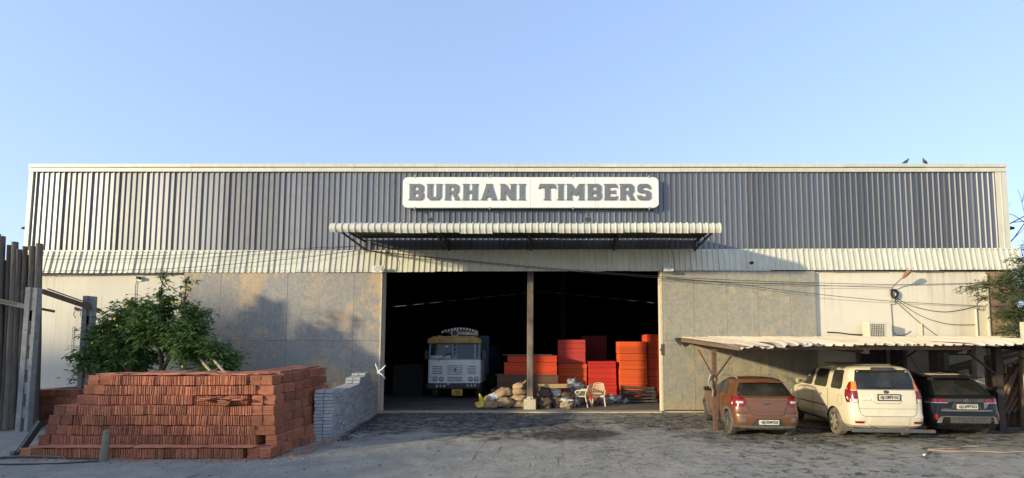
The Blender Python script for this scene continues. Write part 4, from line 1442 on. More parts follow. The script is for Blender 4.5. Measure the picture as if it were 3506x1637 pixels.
# ------------------------------------------------------------------ cars
class Car:
    def __init__(s, rings, yc, rc_r=0.16, rc_f=0.38, bow_r=0.05, bow_f=0.16):
        s.r, s.yc, s.rcr, s.rcf, s.br, s.bf = rings, yc, rc_r, rc_f, bow_r, bow_f

    def at(s, z):
        r = s.r
        if z <= r[0][0]:
            return r[0][1:]
        for a, b in zip(r, r[1:]):
            if z <= b[0]:
                f = (z - a[0]) / (b[0] - a[0])
                return tuple(p + (q - p) * f for p, q in zip(a[1:], b[1:]))
        return r[-1][1:]

    def tap(s, y, yr, yf):
        L = (s.yc - yr) if y < s.yc else (yf - s.yc)
        return 1 - (0.05 if y < s.yc else 0.07) * abs((y - s.yc) / L) ** 3

    def rear(s, x, z, off=0.0):
        hw, yr, yf = s.at(z)
        hw *= s.tap(yr, yr, yf)
        rc = min(s.rcr, hw * 0.6)
        ax = min(abs(x), hw - 0.001)
        y = yr + s.br * (ax / hw) ** 2
        e = ax - (hw - rc)
        if e > 0:
            y += rc - math.sqrt(max(0, rc * rc - e * e))
        return (x, y - off, z)

    def side(s, y, z, sg=-1, off=0.0):
        hw, yr, yf = s.at(z)
        y0, y1 = yr + s.br, yf - s.bf
        rc, rf = min(s.rcr, hw * 0.6), min(s.rcf, hw * 0.6)
        x = hw
        if y < y0 + rc:
            e = min(y0 + rc - y, rc)
            x = hw - rc + math.sqrt(max(0, rc * rc - e * e))
        elif y > y1 - rf:
            e = min(y - y1 + rf, rf)
            x = hw - rf + math.sqrt(max(0, rf * rf - e * e))
        x *= s.tap(min(max(y, yr), yf), yr, yf)
        return (sg * (x + off), y, z)

    def body_mesh(s, mat, mat2=None, zsplit=None, nz_sub=2):
        zs = []
        for a, b in zip(s.r, s.r[1:]):
            for k in range(nz_sub):
                zs.append(a[0] + (b[0] - a[0]) * k / nz_sub)
        zs.append(s.r[-1][0])
        b = MB()
        vs = []
        for z in zs:
            hw, yr, yf = s.at(z)
            rc, rf = min(s.rcr, hw * 0.6), min(s.rcf, hw * 0.6)
            half = []
            hwr = hw * s.tap(yr, yr, yf)
            for k in range(6):
                x = (hwr - rc) * k / 5
                half.append((x, yr + s.br * (x / hwr) ** 2))
            for k in range(1, 7):
                a = PI / 2 * k / 6
                x = hw - rc + rc * math.sin(a)
                y = yr + s.br + rc - rc * math.cos(a)
                half.append((x * s.tap(y, yr, yf), y))
            ya, yb = yr + s.br + rc, yf - s.bf - rf
            for k in range(1, 25):
                y = ya + (yb - ya) * k / 24
                half.append((hw * s.tap(y, yr, yf), y))
            for k in range(1, 7):
                a = PI / 2 * k / 6
                y = yb + rf * math.sin(a)
                half.append(((hw - rf + rf * math.cos(a)) * s.tap(y, yr, yf), y))
            hx = half[-1][0]
            for k in range(1, 5):
                x = hx * (1 - k / 5)
                half.append((x, yf - s.bf * (x / hx) ** 2))
            half.append((0, yf))
            ring = half + [(-x, y) for x, y in half[-2:0:-1]]
            vs.append([(x, y, z) for x, y in ring])
        n = len(vs[0])
        fs = [(j * n + i, j * n + (i + 1) % n, (j + 1) * n + (i + 1) % n, (j + 1) * n + i) for j in range(len(zs) - 1) for i in range(n)]
        fs.append(tuple(range(n - 1, -1, -1)))
        fs.append(tuple((len(zs) - 1) * n + k for k in range(n)))
        b.add([p for r_ in vs for p in r_], fs)
        return b


def patch(surf, rows, off=0.004, nu=8, nv=3, th=0.014):
    """panel following a surface; rows of (z, a0, a1)"""
    rr = []
    for (z0, a, c), (z1, d, e) in zip(rows, rows[1:]):
        for k in range(nv):
            f = k / nv
            rr.append((z0 + (z1 - z0) * f, a + (d - a) * f, c + (e - c) * f))
    rr.append(rows[-1])
    b = MB()
    m = nu + 1
    o = [[surf(a + (c - a) * i / nu, z, off) for i in range(m)] for z, a, c in rr]
    q = [[surf(a + (c - a) * i / nu, z, off - th) for i in range(m)] for z, a, c in rr]
    n = len(rr)
    vs = [p for r_ in o for p in r_]
    fs = [(j * m + i, j * m + i + 1, (j + 1) * m + i + 1, (j + 1) * m + i) for j in range(n - 1) for i in range(nu)]
    bo = [(0, i) for i in range(m)] + [(j, m - 1) for j in range(1, n)] + [(n - 1, i) for i in range(m - 2, -1, -1)] + [(j, 0) for j in range(n - 2, 0, -1)]
    base = len(vs)
    vs += [q[j][i] for j, i in bo]
    for k in range(len(bo)):
        k2 = (k + 1) % len(bo)
        fs.append((bo[k][0] * m + bo[k][1], bo[k2][0] * m + bo[k2][1], base + k2, base + k))
    b.add(vs, fs)
    return b


def seam(surf, pts, r=0.006, closed=False):
    b = MB()
    out = []
    for (a, z), (c, w) in zip(pts, pts[1:]):
        for k in range(5):
            f = k / 5
            out.append(surf(a + (c - a) * f, z + (w - z) * f, 0.001))
    out.append(surf(pts[-1][0], pts[-1][1], 0.001))
    b.tube(out, r, 5)
    return b


def wheel(car, x, y, r, w, sg, tyre, rim_m, style=5, steer=0.0):
    b = MB()
    mt = Matrix.Rotation(R(90), 4, 'Y')
    prof = [(r * 0.60, -w * 0.40), (r * 0.64, -w / 2), (r * 0.90, -w / 2), (r * 0.985, -w * 0.38), (r, -w * 0.2), (r, w * 0.2), (r * 0.985, w * 0.38), (r * 0.90, w / 2), (r * 0.64, w / 2), (r * 0.60, w * 0.40)]
    b.lathe(prof, 32, 0, mt)
    wo_ = b.build("wheel", tyre, car, smooth=35, loc=(sg * (x - w / 2), y, r), rot=(0, 0, steer))
    b = MB()
    rr = r * 0.635
    b.lathe([(rr, 0.0), (rr, 0.02), (rr * 0.93, 0.022), (rr * 0.9, -0.03), (rr * 0.2, -0.035)], 28, 1, mt)
    b.lathe([(rr * 0.24, -0.03), (rr * 0.24, 0.012), (rr * 0.16, 0.02)], 14, 0, mt)
    for k in range(style):
        a = 2 * PI * k / style + 0.3
        d = Vector((0, math.cos(a), math.sin(a)))
        e = Vector((0, -math.sin(a), math.cos(a)))
        for q in ((-0.09, 0.09) if style == 5 else (0,)):
            p0 = d * rr * 0.2
            p1 = d * rr * 0.95 + e * rr * q * 2
            b.bar(p0 + Vector((0.004, 0, 0)), p1 + Vector((0.006, 0, 0)), rr * (0.13 if style == 5 else 0.34), 0.022, 0, up=(1, 0, 0))
    o = b.build("rim", [rim_m, DARKPL], wo_, loc=(sg * (w / 2 - 0.012), 0, 0), rot=(0, 0, 0 if sg > 0 else PI))
    return wo_


def car_body(car, spec, mat, wells, r_well, name="body"):
    bo = spec.body_mesh(mat).build(name, mat, None)
    cut = MB()
    for y, hw in wells:
        for sg in (-1, 1):
            cut.lathe([(r_well, -0.22), (r_well, 0.22)], 36, 0, Matrix.Translation((sg * hw, y, 0.5 * (r_well - 0.05) + 0.16)) @ Matrix.Rotation(R(90), 4, 'Y'))
    co = cut.build("cutter", DARKPL)
    md = bo.modifiers.new("wells", 'BOOLEAN')
    md.operation = 'DIFFERENCE'
    md.object = co
    md.solver = 'EXACT'
    dg = bpy.context.evaluated_depsgraph_get()
    me = bpy.data.meshes.new_from_object(bo.evaluated_get(dg))
    bpy.data.objects.remove(bo)
    bpy.data.objects.remove(co)
    me.materials.clear()
    me.materials.append(mat)
    me.materials.append(DARKPL)
    for p in me.polygons:
        p.material_index = 0
        c = p.center
        n_ = p.normal
        for y, hw in wells:
            dist = math.hypot(c.y - y, c.z - (0.5 * (r_well - 0.05) + 0.16))
            if dist < r_well * 1.01 and (dist > r_well * 0.9 or abs(c.x) < hw - 0.12) and abs(c.x) > hw - 0.26:
                if abs(n_.x) > 0.9 and abs(c.x) > hw - 0.12:
                    continue
                p.material_index = 1
    me.polygons.foreach_set("use_smooth", [True] * len(me.polygons))
    me.set_sharp_from_angle(angle=R(32))
    return inst(name, me, car)


def arch(spec, y, rr, sg, z0, m, car, w=0.05):
    b = MB()
    rows = []
    for k in range(19):
        a = R(-8 + 196 * k / 18)
        row = []
        for rad, off in ((rr - 0.012, -0.03), (rr - 0.01, 0.016), (rr + w, 0.014), (rr + w + 0.01, -0.01)):
            yy, zz_ = y + rad * math.cos(a), z0 + rad * math.sin(a)
            row.append(spec.side(yy, max(zz_, spec.r[0][0]), sg, off))
        rows.append(row)
    vs = [p for r_ in rows for p in r_]
    fs = [(j * 4 + i, j * 4 + i + 1, j * 4 + i + 5, j * 4 + i + 4) for j in range(18) for i in range(3)]
    b.add(vs, fs)
    return b.build("wheel_arch", m, car, smooth=40)


def plate(car, spec, z, w, h, s, x=0.0, off=0.03, frame=None, mat=PLATE, ink=INK):
    p = spec.rear(x, z, off)
    b = MB()
    b.prism(rrect(-w / 2, w / 2, -h / 2, h / 2, 0.012, 2), -0.004, 0.012, 'xz')
    o = b.build("number_plate", mat, car, loc=p)
    if frame:
        b = MB()
        for x0, x1, z0, z1 in ((-w / 2 - .02, w / 2 + .02, h / 2, h / 2 + .02), (-w / 2 - .02, w / 2 + .02, -h / 2 - .02, -h / 2), (-w / 2 - .02, -w / 2, -h / 2, h / 2), (w / 2, w / 2 + .02, -h / 2, h / 2)):
            b.box(x0, x1, -0.012, 0.01, z0, z1)
        b.build("plate_frame", frame, o)
    me = text_mesh(s, h * 0.78, ink, 0.002, 0.004, 1.12)
    wd = max(v.co.x for v in me.vertices) - min(v.co.x for v in me.vertices)
    inst("plate_lettering", me, o, (w * 0.02, -0.007, 0), (R(90), 0, 0), (w * 0.86 / wd, 1, 1))
    return o


def badge_text(car, spec, s, x, z, w, h, m=CHROME, shear=0.0, name="badge"):
    p = spec.rear(x, z, 0.006)
    me = text_mesh(s, h, m, 0.003, 0.001, 1.1, shear)
    wd = max(v.co.x for v in me.vertices) - min(v.co.x for v in me.vertices)
    return inst(name, me, car, p, (R(90), 0, 0), (w / wd, 1, 1))


def oval_badge(car, spec, x, z, rx, rz_, inner, glyph):
    p = spec.rear(x, z, 0.012)
    b = MB()
    ring = [(rx * math.cos(a), rz_ * math.sin(a)) for a in [2 * PI * k / 28 for k in range(28)]]
    b.prism(ring, -0.006, 0.012, 'xz')
    o = b.build("badge", CHROME, car, loc=p)
    b = MB()
    b.prism([(a * 0.84, c_ * 0.78) for a, c_ in ring], -0.009, -0.006, 'xz')
    b.build("badge_field", inner, o)
    if glyph:
        g = MB()
        for pts in glyph:
            g.tube([(a * rx, -0.012, c_ * rz_) for a, c_ in pts], 0.007, 5)
        g.build("badge_mark", CHROME, o)
    return o


def wiper(car, spec, x0, z0, x1, z1, m=BLACK):
    b = MB()
    b.tube([spec.rear(x0, z0, 0.02), spec.rear((x0 + x1) / 2, (z0 + z1) / 2 + 0.01, 0.03), spec.rear(x1, z1, 0.02)], [0.02, 0.012, 0.008], 6)
    return b.build("wiper", m, car)


def mirror(car, spec, y, z, sg, m, m2):
    p = Vector(spec.side(y, z, sg, 0.0))
    b = MB()
    b.prism(rrect(-0.11, 0.11, -0.07, 0.07, 0.035, 4), -0.05, 0.06, 'xz')
    o = b.build("mirror", m, car, smooth=40, loc=p + Vector((sg * 0.14, 0, 0.03)))
    b = MB()
    b.prism(rrect(-0.095, 0.095, -0.057, 0.057, 0.03, 4), -0.056, -0.0505, 'xz')
    b.build("mirror_glass", m2, o)
    b = MB()
    b.bar((0, 0, 0), (-sg * 0.15, 0.02, -0.05), 0.05, 0.05)
    b.build("mirror_stalk", DARKPL, o)


def exact_side(spec, sg):
    return lambda a, z, off=0.0: spec.side(a, z, sg, off)

# ---------- copper hatchback
f = Car([(0.20, .70, .20, 3.75), (.27, .80, .05, 3.86), (.36, .835, .015, 3.92), (.50, .848, 0, 3.95), (.62, .85, .01, 3.94), (.66, .85, .035, 3.93), (.74, .85, .07, 3.9), (.84, .85, .085, 3.82), (.92, .846, .10, 3.70), (.99, .836, .12, 3.45),
         (1.03, .82, .15, 2.98), (1.10, .785, .22, 2.76), (1.25, .72, .37, 2.45), (1.38, .66, .50, 2.15), (1.44, .62, .53, 2.0), (1.485, .56, .55, 1.85), (1.51, .46, .70, 1.7), (1.525, .25, .95, 1.5)], 1.95)
ford = thing("hatchback_car", "copper brown hatchback parked under the left end of the carport, seen from behind", "car", (5.46, 12.84, 0), R(-3.2), "cars parked under the carport")
car_body(ford, f, COPPER, [(.72, .80), (3.21, .80)], .375)
for sg in (-1, 1):
    wheel(ford, .835, .72, .315, .20, sg, TYRE if sg < 0 else TYRE_D, ALLOY, 5)
    wheel(ford, .835, 3.21, .315, .20, sg, TYRE, ALLOY, 5, R(-8))
    arch(f, .72, .375, sg, .322, GREYPL, ford)
    arch(f, 3.21, .375, sg, .322, GREYPL, ford)
    sd = exact_side(f, sg)
    patch(sd, [(.21, 1.14, 2.78), (.36, 1.14, 2.78)], .012, 12).build("sill_trim", GREYPL, ford)
    patch(sd, [(1.06, .92, 1.60), (1.22, .98, 1.60), (1.38, 1.10, 1.58), (1.41, 1.2, 1.55)], .006, 8).build("side_window", GLASS, ford)
    patch(sd, [(1.06, 1.68, 2.62), (1.22, 1.67, 2.35), (1.38, 1.65, 2.05), (1.41, 1.65, 1.95)], .006, 8).build("side_window", GLASS, ford)
    seam(sd, [(1.64, .38), (1.64, 1.03)]).build("door_seam", INK, ford)
    seam(sd, [(1.02, .72), (1.10, .9), (.98, 1.03)]).build("door_seam", INK, ford)
    seam(sd, [(2.72, .38), (2.74, 1.0)]).build("door_seam", INK, ford)
    for y_ in (1.22, 2.0):
        patch(sd, [(.90, y_, y_ + .2), (.935, y_, y_ + .2)], .03, 4, 1, .03).build("door_handle", COPPER, ford)
    mirror(ford, f, 2.45, 1.05, sg, COPPER, GLASS)
    # lamps
    rl = patch(lambda a, z, o=0.0, sg=sg: f.rear(sg * a, z, o), [(.80, .58, .83), (.88, .54, .838), (.96, .535, .832), (1.06, .60, .795)], .014, 8, 2, .03)
    lamp = rl.build("tail_lamp", LAMP_R, ford, smooth=40)
    patch(lambda a, z, o=0.0, sg=sg: f.rear(sg * a, z, o), [(.89, .60, .76), (.945, .59, .76)], .02, 4, 1, .02).build("lamp_insert", LAMP_C, lamp)
    patch(sd, [(.83, .20, .34), (.93, .20, .40), (1.03, .24, .42)], .012, 4, 2, .02).build("lamp_side", LAMP_R, lamp)
    b = MB()
    pts = [f.side(y_, 1.40 + .0, sg, .0) for y_ in (0.8, 2.2)]
    b.tube([(sg * .53, .72, 1.49), (sg * .56, .82, 1.535), (sg * .59, 1.15, 1.55), (sg * .60, 1.6, 1.55), (sg * .585, 1.95, 1.53), (sg * .57, 2.05, 1.49)], [.018, .022, .022, .022, .02, .014], 8)
    b.build("roof_rail", SATIN, ford, smooth=50)
    patch(lambda a, z, o=0.0, sg=sg: f.rear(sg * a, z, o), [(.42, .56, .72), (.50, .56, .76), (.53, .60, .74)], .004, 4, 2, .01).build("fog_recess", GREYPL, ford)
patch(f.rear, [(1.075, -.69, .69), (1.12, -.70, .70), (1.25, -.63, .63), (1.39, -.55, .55)], .006, 12).build("rear_window", GLASS, ford)
b = MB()
b.prism([(-.58, 0), (.58, 0), (.50, .09), (-.50, .09)], 1.405, 1.43, 'xy')
b.build("spoiler", COPPER, ford, loc=(0, .40, 0))
b = MB()
b.box(-.14, .14, .388, .3995, 1.408, 1.428)
b.build("brake_lamp", LAMP_R, ford)
patch(f.rear, [(.205, -.66, .66), (.27, -.78, .78), (.335, -.815, .815)], .012, 14).build("lower_bumper", GREYPL, ford)
patch(f.rear, [(.335, -.44, .44), (.50, -.30, .30), (.515, -.28, .28)], .010, 10).build("plate_recess", DARKPL, ford)
for x0 in (-.36, -.06, .22):
    patch(f.rear, [(.245, x0, x0 + .17), (.275, x0 + .03, x0 + .17 + .05)], .022, 4, 1, .03).build("skid_strip", SATIN, ford)
patch(f.rear, [(.996, -.53, .53), (1.008, -.53, .53)], .014, 10, 1).build("garnish_strip", SATIN, ford)
seam(f.rear, [(-.55, 1.0), (-.50, .80), (-.40, .62), (-.30, .585), (.30, .585), (.40, .62), (.50, .80), (.55, 1.0)], .007).build("tailgate_seam", INK, ford)
seam(f.rear, [(-.82, .64), (-.50, .655)], .006).build("bumper_seam", INK, ford)
seam(f.rear, [(.82, .64), (.50, .655)], .006).build("bumper_seam", INK, ford)
plate(ford, f, .425, .50, .115, "·GJ12DM7253")
oval_badge(ford, f, .0, .88, .085, .034, M("badge_blue", (.03, .05, .12)), [[(-.5, 0), (-.35, .35), (-.3, -.3), (-.1, .2), (.05, -.2), (.2, .25), (.3, -.2), (.5, .3)]])
badge_text(ford, f, "Freestyle", -.38, .80, .24, .05, CHROME, .25)
badge_text(ford, f, "TDCi", .40, .775, .09, .03)
wiper(ford, f, .12, 1.085, .46, 1.10)
b = MB()
for x_ in (-.33, .33):
    b.prism(rrect(x_ - .20, x_ + .20, 1.06, 1.36, .08), .95, 1.0, 'xz')
stuff(b.build("cabin_seats", DARKPL, ford))

# ---------- ivory people carrier
v = Car([(.30, .80, .16, 4.35), (.38, .89, .05, 4.45), (.48, .915, .02, 4.5), (.60, .92, .0, 4.5), (.66, .92, .025, 4.5), (.80, .925, .04, 4.5), (.95, .925, .05, 4.45), (1.10, .92, .07, 4.25), (1.18, .912, .085, 3.85),
         (1.24, .90, .10, 3.55), (1.40, .86, .15, 3.32), (1.60, .812, .215, 3.02), (1.72, .775, .26, 2.8), (1.79, .72, .30, 2.55), (1.83, .64, .36, 2.35), (1.855, .52, .5, 2.15), (1.875, .28, .8, 1.95)], 2.2, .14, .42, .05, .2)
xy = thing("people_carrier", "dusty ivory people carrier parked in the middle of the three cars, seen from behind", "car", (8.33, 12.50, 0), R(-4.8), "cars parked under the carport")
car_body(xy, v, IVORY, [(.95, .87), (3.71, .87)], .42)
for sg in (-1, 1):
    wheel(xy, .905, .95, .365, .22, sg, TYRE_D, ALLOY_D, 6)
    wheel(xy, .905, 3.71, .365, .22, sg, TYRE, ALLOY_D, 6)
    sd = exact_side(v, sg)
    for y0, y1, y2, y3 in ((.55, 1.12, .58, 1.10), (1.36, 2.14, 1.36, 2.02), (2.28, 3.32, 2.24, 2.85)):
        patch(sd, [(1.24, y0 + .05, y1 - .05), (1.30, y0, y1), (1.58, y2, (y1 + y3) / 2), (1.70, y2 + .01, y3), (1.735, y2 + .05, y3 - .05)], .006, 8, 2).build("side_window", GLASS, xy)
    for pts in ([(1.26, .50), (1.27, 1.2)], [(2.20, .42), (2.20, 1.2), (2.16, 1.74)], [(3.30, .42), (3.32, 1.1)], [(1.36, .62), (1.22, .8), (1.24, 1.22)]):
        seam(sd, pts, .005).build("door_seam", GREYPL, xy)
    patch(sd, [(.72, 1.42, 2.18), (.745, 1.42, 2.18)], .014, 6, 1, .02).build("door_moulding", DARKPL, xy)
    patch(sd, [(.72, 2.24, 3.28), (.745, 2.24, 3.28)], .014, 6, 1, .02).build("door_moulding", DARKPL, xy)
    patch(sd, [(.30, 1.42, 3.25), (.36, 1.40, 3.27)], .05, 10, 1, .06).build("side_step", GREYPL, xy)
    for y_ in (1.45, 2.32):
        patch(sd, [(1.03, y_, y_ + .22), (1.07, y_ + .02, y_ + .20)], .03, 5, 1, .03).build("door_handle", IVORY, xy)
    if sg < 0:
        ring = [(.50, .88), (.50, 1.05), (.52, 1.08), (.68, 1.08), (.70, 1.05), (.70, .88), (.68, .85), (.52, .85), (.50, .88)]
        seam(sd, ring, .004).build("fuel_flap", GREYPL, xy)
    mirror(xy, v, 3.22, 1.26, sg, IVORY, CHROME)
    rl = patch(lambda a, z, o=0.0, sg=sg: v.rear(sg * a, z, o), [(.94, .70, .895), (1.08, .70, .905), (1.22, .695, .895), (1.24, .70, .892)], .016, 6, 2, .03)
    lamp = rl.build("tail_lamp", LAMP_R, xy, smooth=40)
    patch(lambda a, z, o=0.0, sg=sg: v.rear(sg * a, z, o), [(.945, .71, .88), (1.04, .71, .90)], .02, 5, 1, .02).build("clear_lens", LAMP_C, lamp)
    patch(lambda a, z, o=0.0, sg=sg: v.rear(sg * a, z, o), [(1.26, .70, .88), (1.38, .69, .825), (1.47, .69, .78)], .016, 5, 2, .03).build("amber_lens", LAMP_A, lamp)
    patch(sd, [(.95, .15, .26), (1.1, .17, .34), (1.24, .19, .36), (1.28, .20, .32), (1.45, .24, .29)], .012, 4, 2, .02).build("lamp_side", LAMP_R, lamp)
    patch(lambda a, z, o=0.0, sg=sg: v.rear(sg * a, z, o), [(.435, .60, .78), (.49, .58, .80)], .012, 5, 1, .02).build("reflector", LAMP_R, xy)
    b = MB()
    b.box(-.13, .13, -.012, .012, -.16, .09)
    b.build("mud_flap", GREYPL, xy, loc=(sg * .78, .50, .34))
patch(v.rear, [(1.275, -.735, .735), (1.30, -.74, .74), (1.55, -.69, .69), (1.74, -.635, .635), (1.76, -.60, .60)], .006, 12).build("rear_window", GLASS, xy)
b = MB()
b.prism(rrect(-.27, .27, -.04, .05, .03), 0, .06, 'xz')
b.build("roof_brake_lamp", DARKPL, xy, loc=(0, .215, 1.775))
seam(v.rear, [(-.70, 1.26), (-.69, .80), (-.65, .66), (-.58, .615), (.58, .615), (.65, .66), (.69, .80), (.70, 1.26)], .007).build("tailgate_seam", GREYPL, xy)
seam(v.rear, [(-.70, 1.262), (.70, 1.262)], .006).build("tailgate_seam", GREYPL, xy)
seam(v.rear, [(-.36, 1.16), (-.36, 1.0), (-.28, .93), (.28, .93), (.36, 1.0), (.36, 1.16)], .006).build("plate_surround", SATIN, xy)
seam(v.rear, [(-.67, .80), (.67, .80)], .004).build("tailgate_crease", GREYPL, xy)
plate(xy, v, 1.085, .50, .125, "GJ12BF5152", 0.02, .03, INK)
patch(v.rear, [(1.005, -.62, -.40), (1.045, -.62, -.40)], .03, 4, 1, .03).build("tailgate_handle", IVORY, xy)
oval_badge(xy, v, -.02, 1.215, .07, .04, DARKPL, [[(-.55, -.4), (-.1, .5), (.3, -.3)], [(-.1, -.4), (.3, .5), (.6, -.1)]])
patch(v.rear, [(.40, -.45, .45), (.42, -.47, .47), (.58, -.47, .47), (.60, -.45, .45)], .016, 10, 2, .03).build("bumper_step", IVORY, xy)
seam(v.rear, [(-.47, .405), (.47, .405)], .008).build("bumper_groove", GREYPL, xy)
wiper(xy, v, .05, 1.30, -.42, 1.335)
wiper(xy, v, -.12, 1.31, .22, 1.33)
b = MB()
b.prism(rrect(-.95, 1.02, .235, .315, .02, 2), -.06, -.01, 'xz', 0)
o = b.build("guard_bar", CHROME, xy)
b = MB()
b.box(-.42, -.38, -.01, .1, .25, .36)
b.box(.40, .44, -.01, .1, .25, .36)
b.box(.80, .98, -.065, -.061, .24, .31)
b.build("bar_bracket", RUST, o)
b = MB()
b.prism(rrect(-.50, .45, 0.5, 2.5, .2), 1.868, 1.89, 'xy')
b.build("roof_dust_cover", DUSTROOF, xy)

# ---------- black crossover
k_ = Car([(.22, .74, .22, 4.1), (.30, .84, .08, 4.2), (.40, .875, .015, 4.26), (.50, .885, .0, 4.28), (.60, .89, .005, 4.3), (.66, .89, .03, 4.3), (.75, .893, .055, 4.27), (.90, .893, .075, 4.15), (1.02, .886, .10, 3.9), (1.06, .87, .13, 3.45),
          (1.10, .85, .18, 3.2), (1.22, .80, .30, 2.95), (1.36, .74, .44, 2.62), (1.46, .69, .53, 2.35), (1.52, .63, .50, 2.15), (1.565, .54, .56, 1.95), (1.59, .40, .75, 1.8), (1.605, .2, 1.0, 1.6)], 2.1, .17, .4, .06, .2)
cr = thing("crossover_car", "black crossover car with dusty roof, parked at the right behind the ivory carrier", "car", (10.56, 12.82, 0), R(-5.0), "cars parked under the carport")
car_body(cr, k_, JET, [(.85, .84), (3.46, .84)], .41)
for sg in (-1, 1):
    wheel(cr, .885, .85, .345, .22, sg, TYRE_D, ALLOY, 5)
    wheel(cr, .885, 3.46, .345, .22, sg, TYRE, ALLOY, 5)
    arch(k_, .85, .41, sg, .34, DARKPL, cr)
    arch(k_, 3.46, .41, sg, .34, DARKPL, cr)
    sd = exact_side(k_, sg)
    patch(sd, [(1.10, .90, 1.66), (1.25, .98, 1.66), (1.43, 1.2, 1.62), (1.47, 1.3, 1.6)], .006, 8).build("side_window", GLASS, cr)
    patch(sd, [(1.10, 1.76, 2.95), (1.25, 1.76, 2.62), (1.43, 1.72, 2.25), (1.47, 1.72, 2.15)], .006, 8).build("side_window", GLASS, cr)
    mirror(cr, k_, 2.75, 1.10, sg, JET, GLASS)
    patch(sd, [(.24, 1.32, 3.0), (.42, 1.32, 3.0)], .012, 10).build("sill_trim", DARKPL, cr)
    lamp = patch(lambda a, z, o=0.0, sg=sg: k_.rear(sg * a, z, o), [(.925, .48, .66), (1.005, .46, .65)], .014, 4, 1, .03).build("tail_lamp", LAMP_R, cr)
    patch(lambda a, z, o=0.0, sg=sg: k_.rear(sg * a, z, o), [(.925, .68, .86), (1.005, .67, .85)], .014, 4, 1, .03).build("lamp_outer", LAMP_R, lamp)
    patch(lambda a, z, o=0.0, sg=sg: k_.rear(sg * a, z, o), [(.900, .44, .87), (.918, .44, .87)], .02, 6, 1, .03).build("lamp_strip", SATIN, lamp)
    patch(lambda a, z, o=0.0, sg=sg: k_.rear(sg * a, z, o), [(.48, .70, .80), (.62, .72, .80)], .012, 3, 1, .02).build("reflector", LAMP_R, cr)
    b = MB()
    b.tube([(sg * .60, .70, 1.56), (sg * .62, .85, 1.615), (sg * .64, 1.3, 1.635), (sg * .64, 1.9, 1.63), (sg * .62, 2.2, 1.58)], .02, 8)
    b.build("roof_rail", DARKPL, cr, smooth=50)
    patch(lambda a, z, o=0.0, sg=sg: k_.rear(sg * a, z, o), [(.40, .70 - .06, .80 - .06), (.56, .60, .66)], .022, 4, 1, .03).build("bumper_garnish", GREYMETAL, cr)
patch(k_.rear, [(1.10, -.74, .74), (1.22, -.69, .69), (1.36, -.62, .62), (1.46, -.56, .56)], .006, 12).build("rear_window", GLASS, cr)
b = MB()
b.prism([(-.62, 0), (.62, 0), (.58, .18), (-.58, .18)], 1.525, 1.56, 'xy')
b.build("spoiler", JET, cr, loc=(0, .34, 0))
patch(k_.rear, [(.925, -.46, .46), (1.005, -.45, .45)], .008, 10, 1).build("lamp_bar", DARKPL, cr)
patch(k_.rear, [(.70, -.62, .62), (.735, -.60, .60)], .016, 10, 1, .03).build("bumper_ledge", GREYMETAL, cr)
patch(k_.rear, [(.40, -.44, .54), (.55, -.44, .54)], .014, 10, 1, .03).build("bumper_insert", DARKPL, cr)
patch(k_.rear, [(.555, -.60, .62), (.575, -.60, .62)], .024, 10, 1, .03).build("bumper_garnish", GREYMETAL, cr)
b = MB()
for i in range(9):
    for j in range(3):
        x_ = -.40 + .11 * i + (.055 if j == 1 else 0)
        p = k_.rear(x_, .435 + .04 * j, .016)
        b.box(p[0] - .035, p[0] + .035, p[1] - .008, p[1] + .02, p[2] - .008, p[2] + .008)
stuff(b.build("mesh_studs", GREYPL, cr))
patch(k_.rear, [(.46, .0, .17), (.50, .02, .19)], .03, 3, 1, .03).build("tow_cover", CHROME, cr)
patch(k_.rear, [(.76, -.38, .38), (.90, -.30, .30)], .004, 8).build("plate_recess", DARKPL, cr)
plate(cr, k_, .815, .50, .12, "GJ12FF7253")
g_ = oval_badge(cr, k_, .0, .965, .07, .042, DARKPL, [[(-.45, -.55), (-.25, .55)], [(.2, -.5), (.42, .55)], [(-.35, -.05), (0, .1), (.35, .05)]])
badge_text(cr, k_, "CRETA", -.50, .755, .19, .04)
patch(k_.rear, [(.77, .42, .47), (.90, .44, .56)], .01, 4, 1, .02).build("sticker", GREYMETAL, cr)
wiper(cr, k_, .0, 1.115, .42, 1.13)
b = MB()
b.prism([(-.03, 0), (.03, 0), (.01, .22), (-.01, .22)], 1.60, 1.66, 'xy')
b.build("roof_antenna", DARKPL, cr, loc=(-.05, .85, 0))
b = MB()
b.prism(rrect(-.42, .42, .72, 1.9, .2), 1.597, 1.612, 'xy')
b.build("roof_dust_cover", CARROOF, cr)

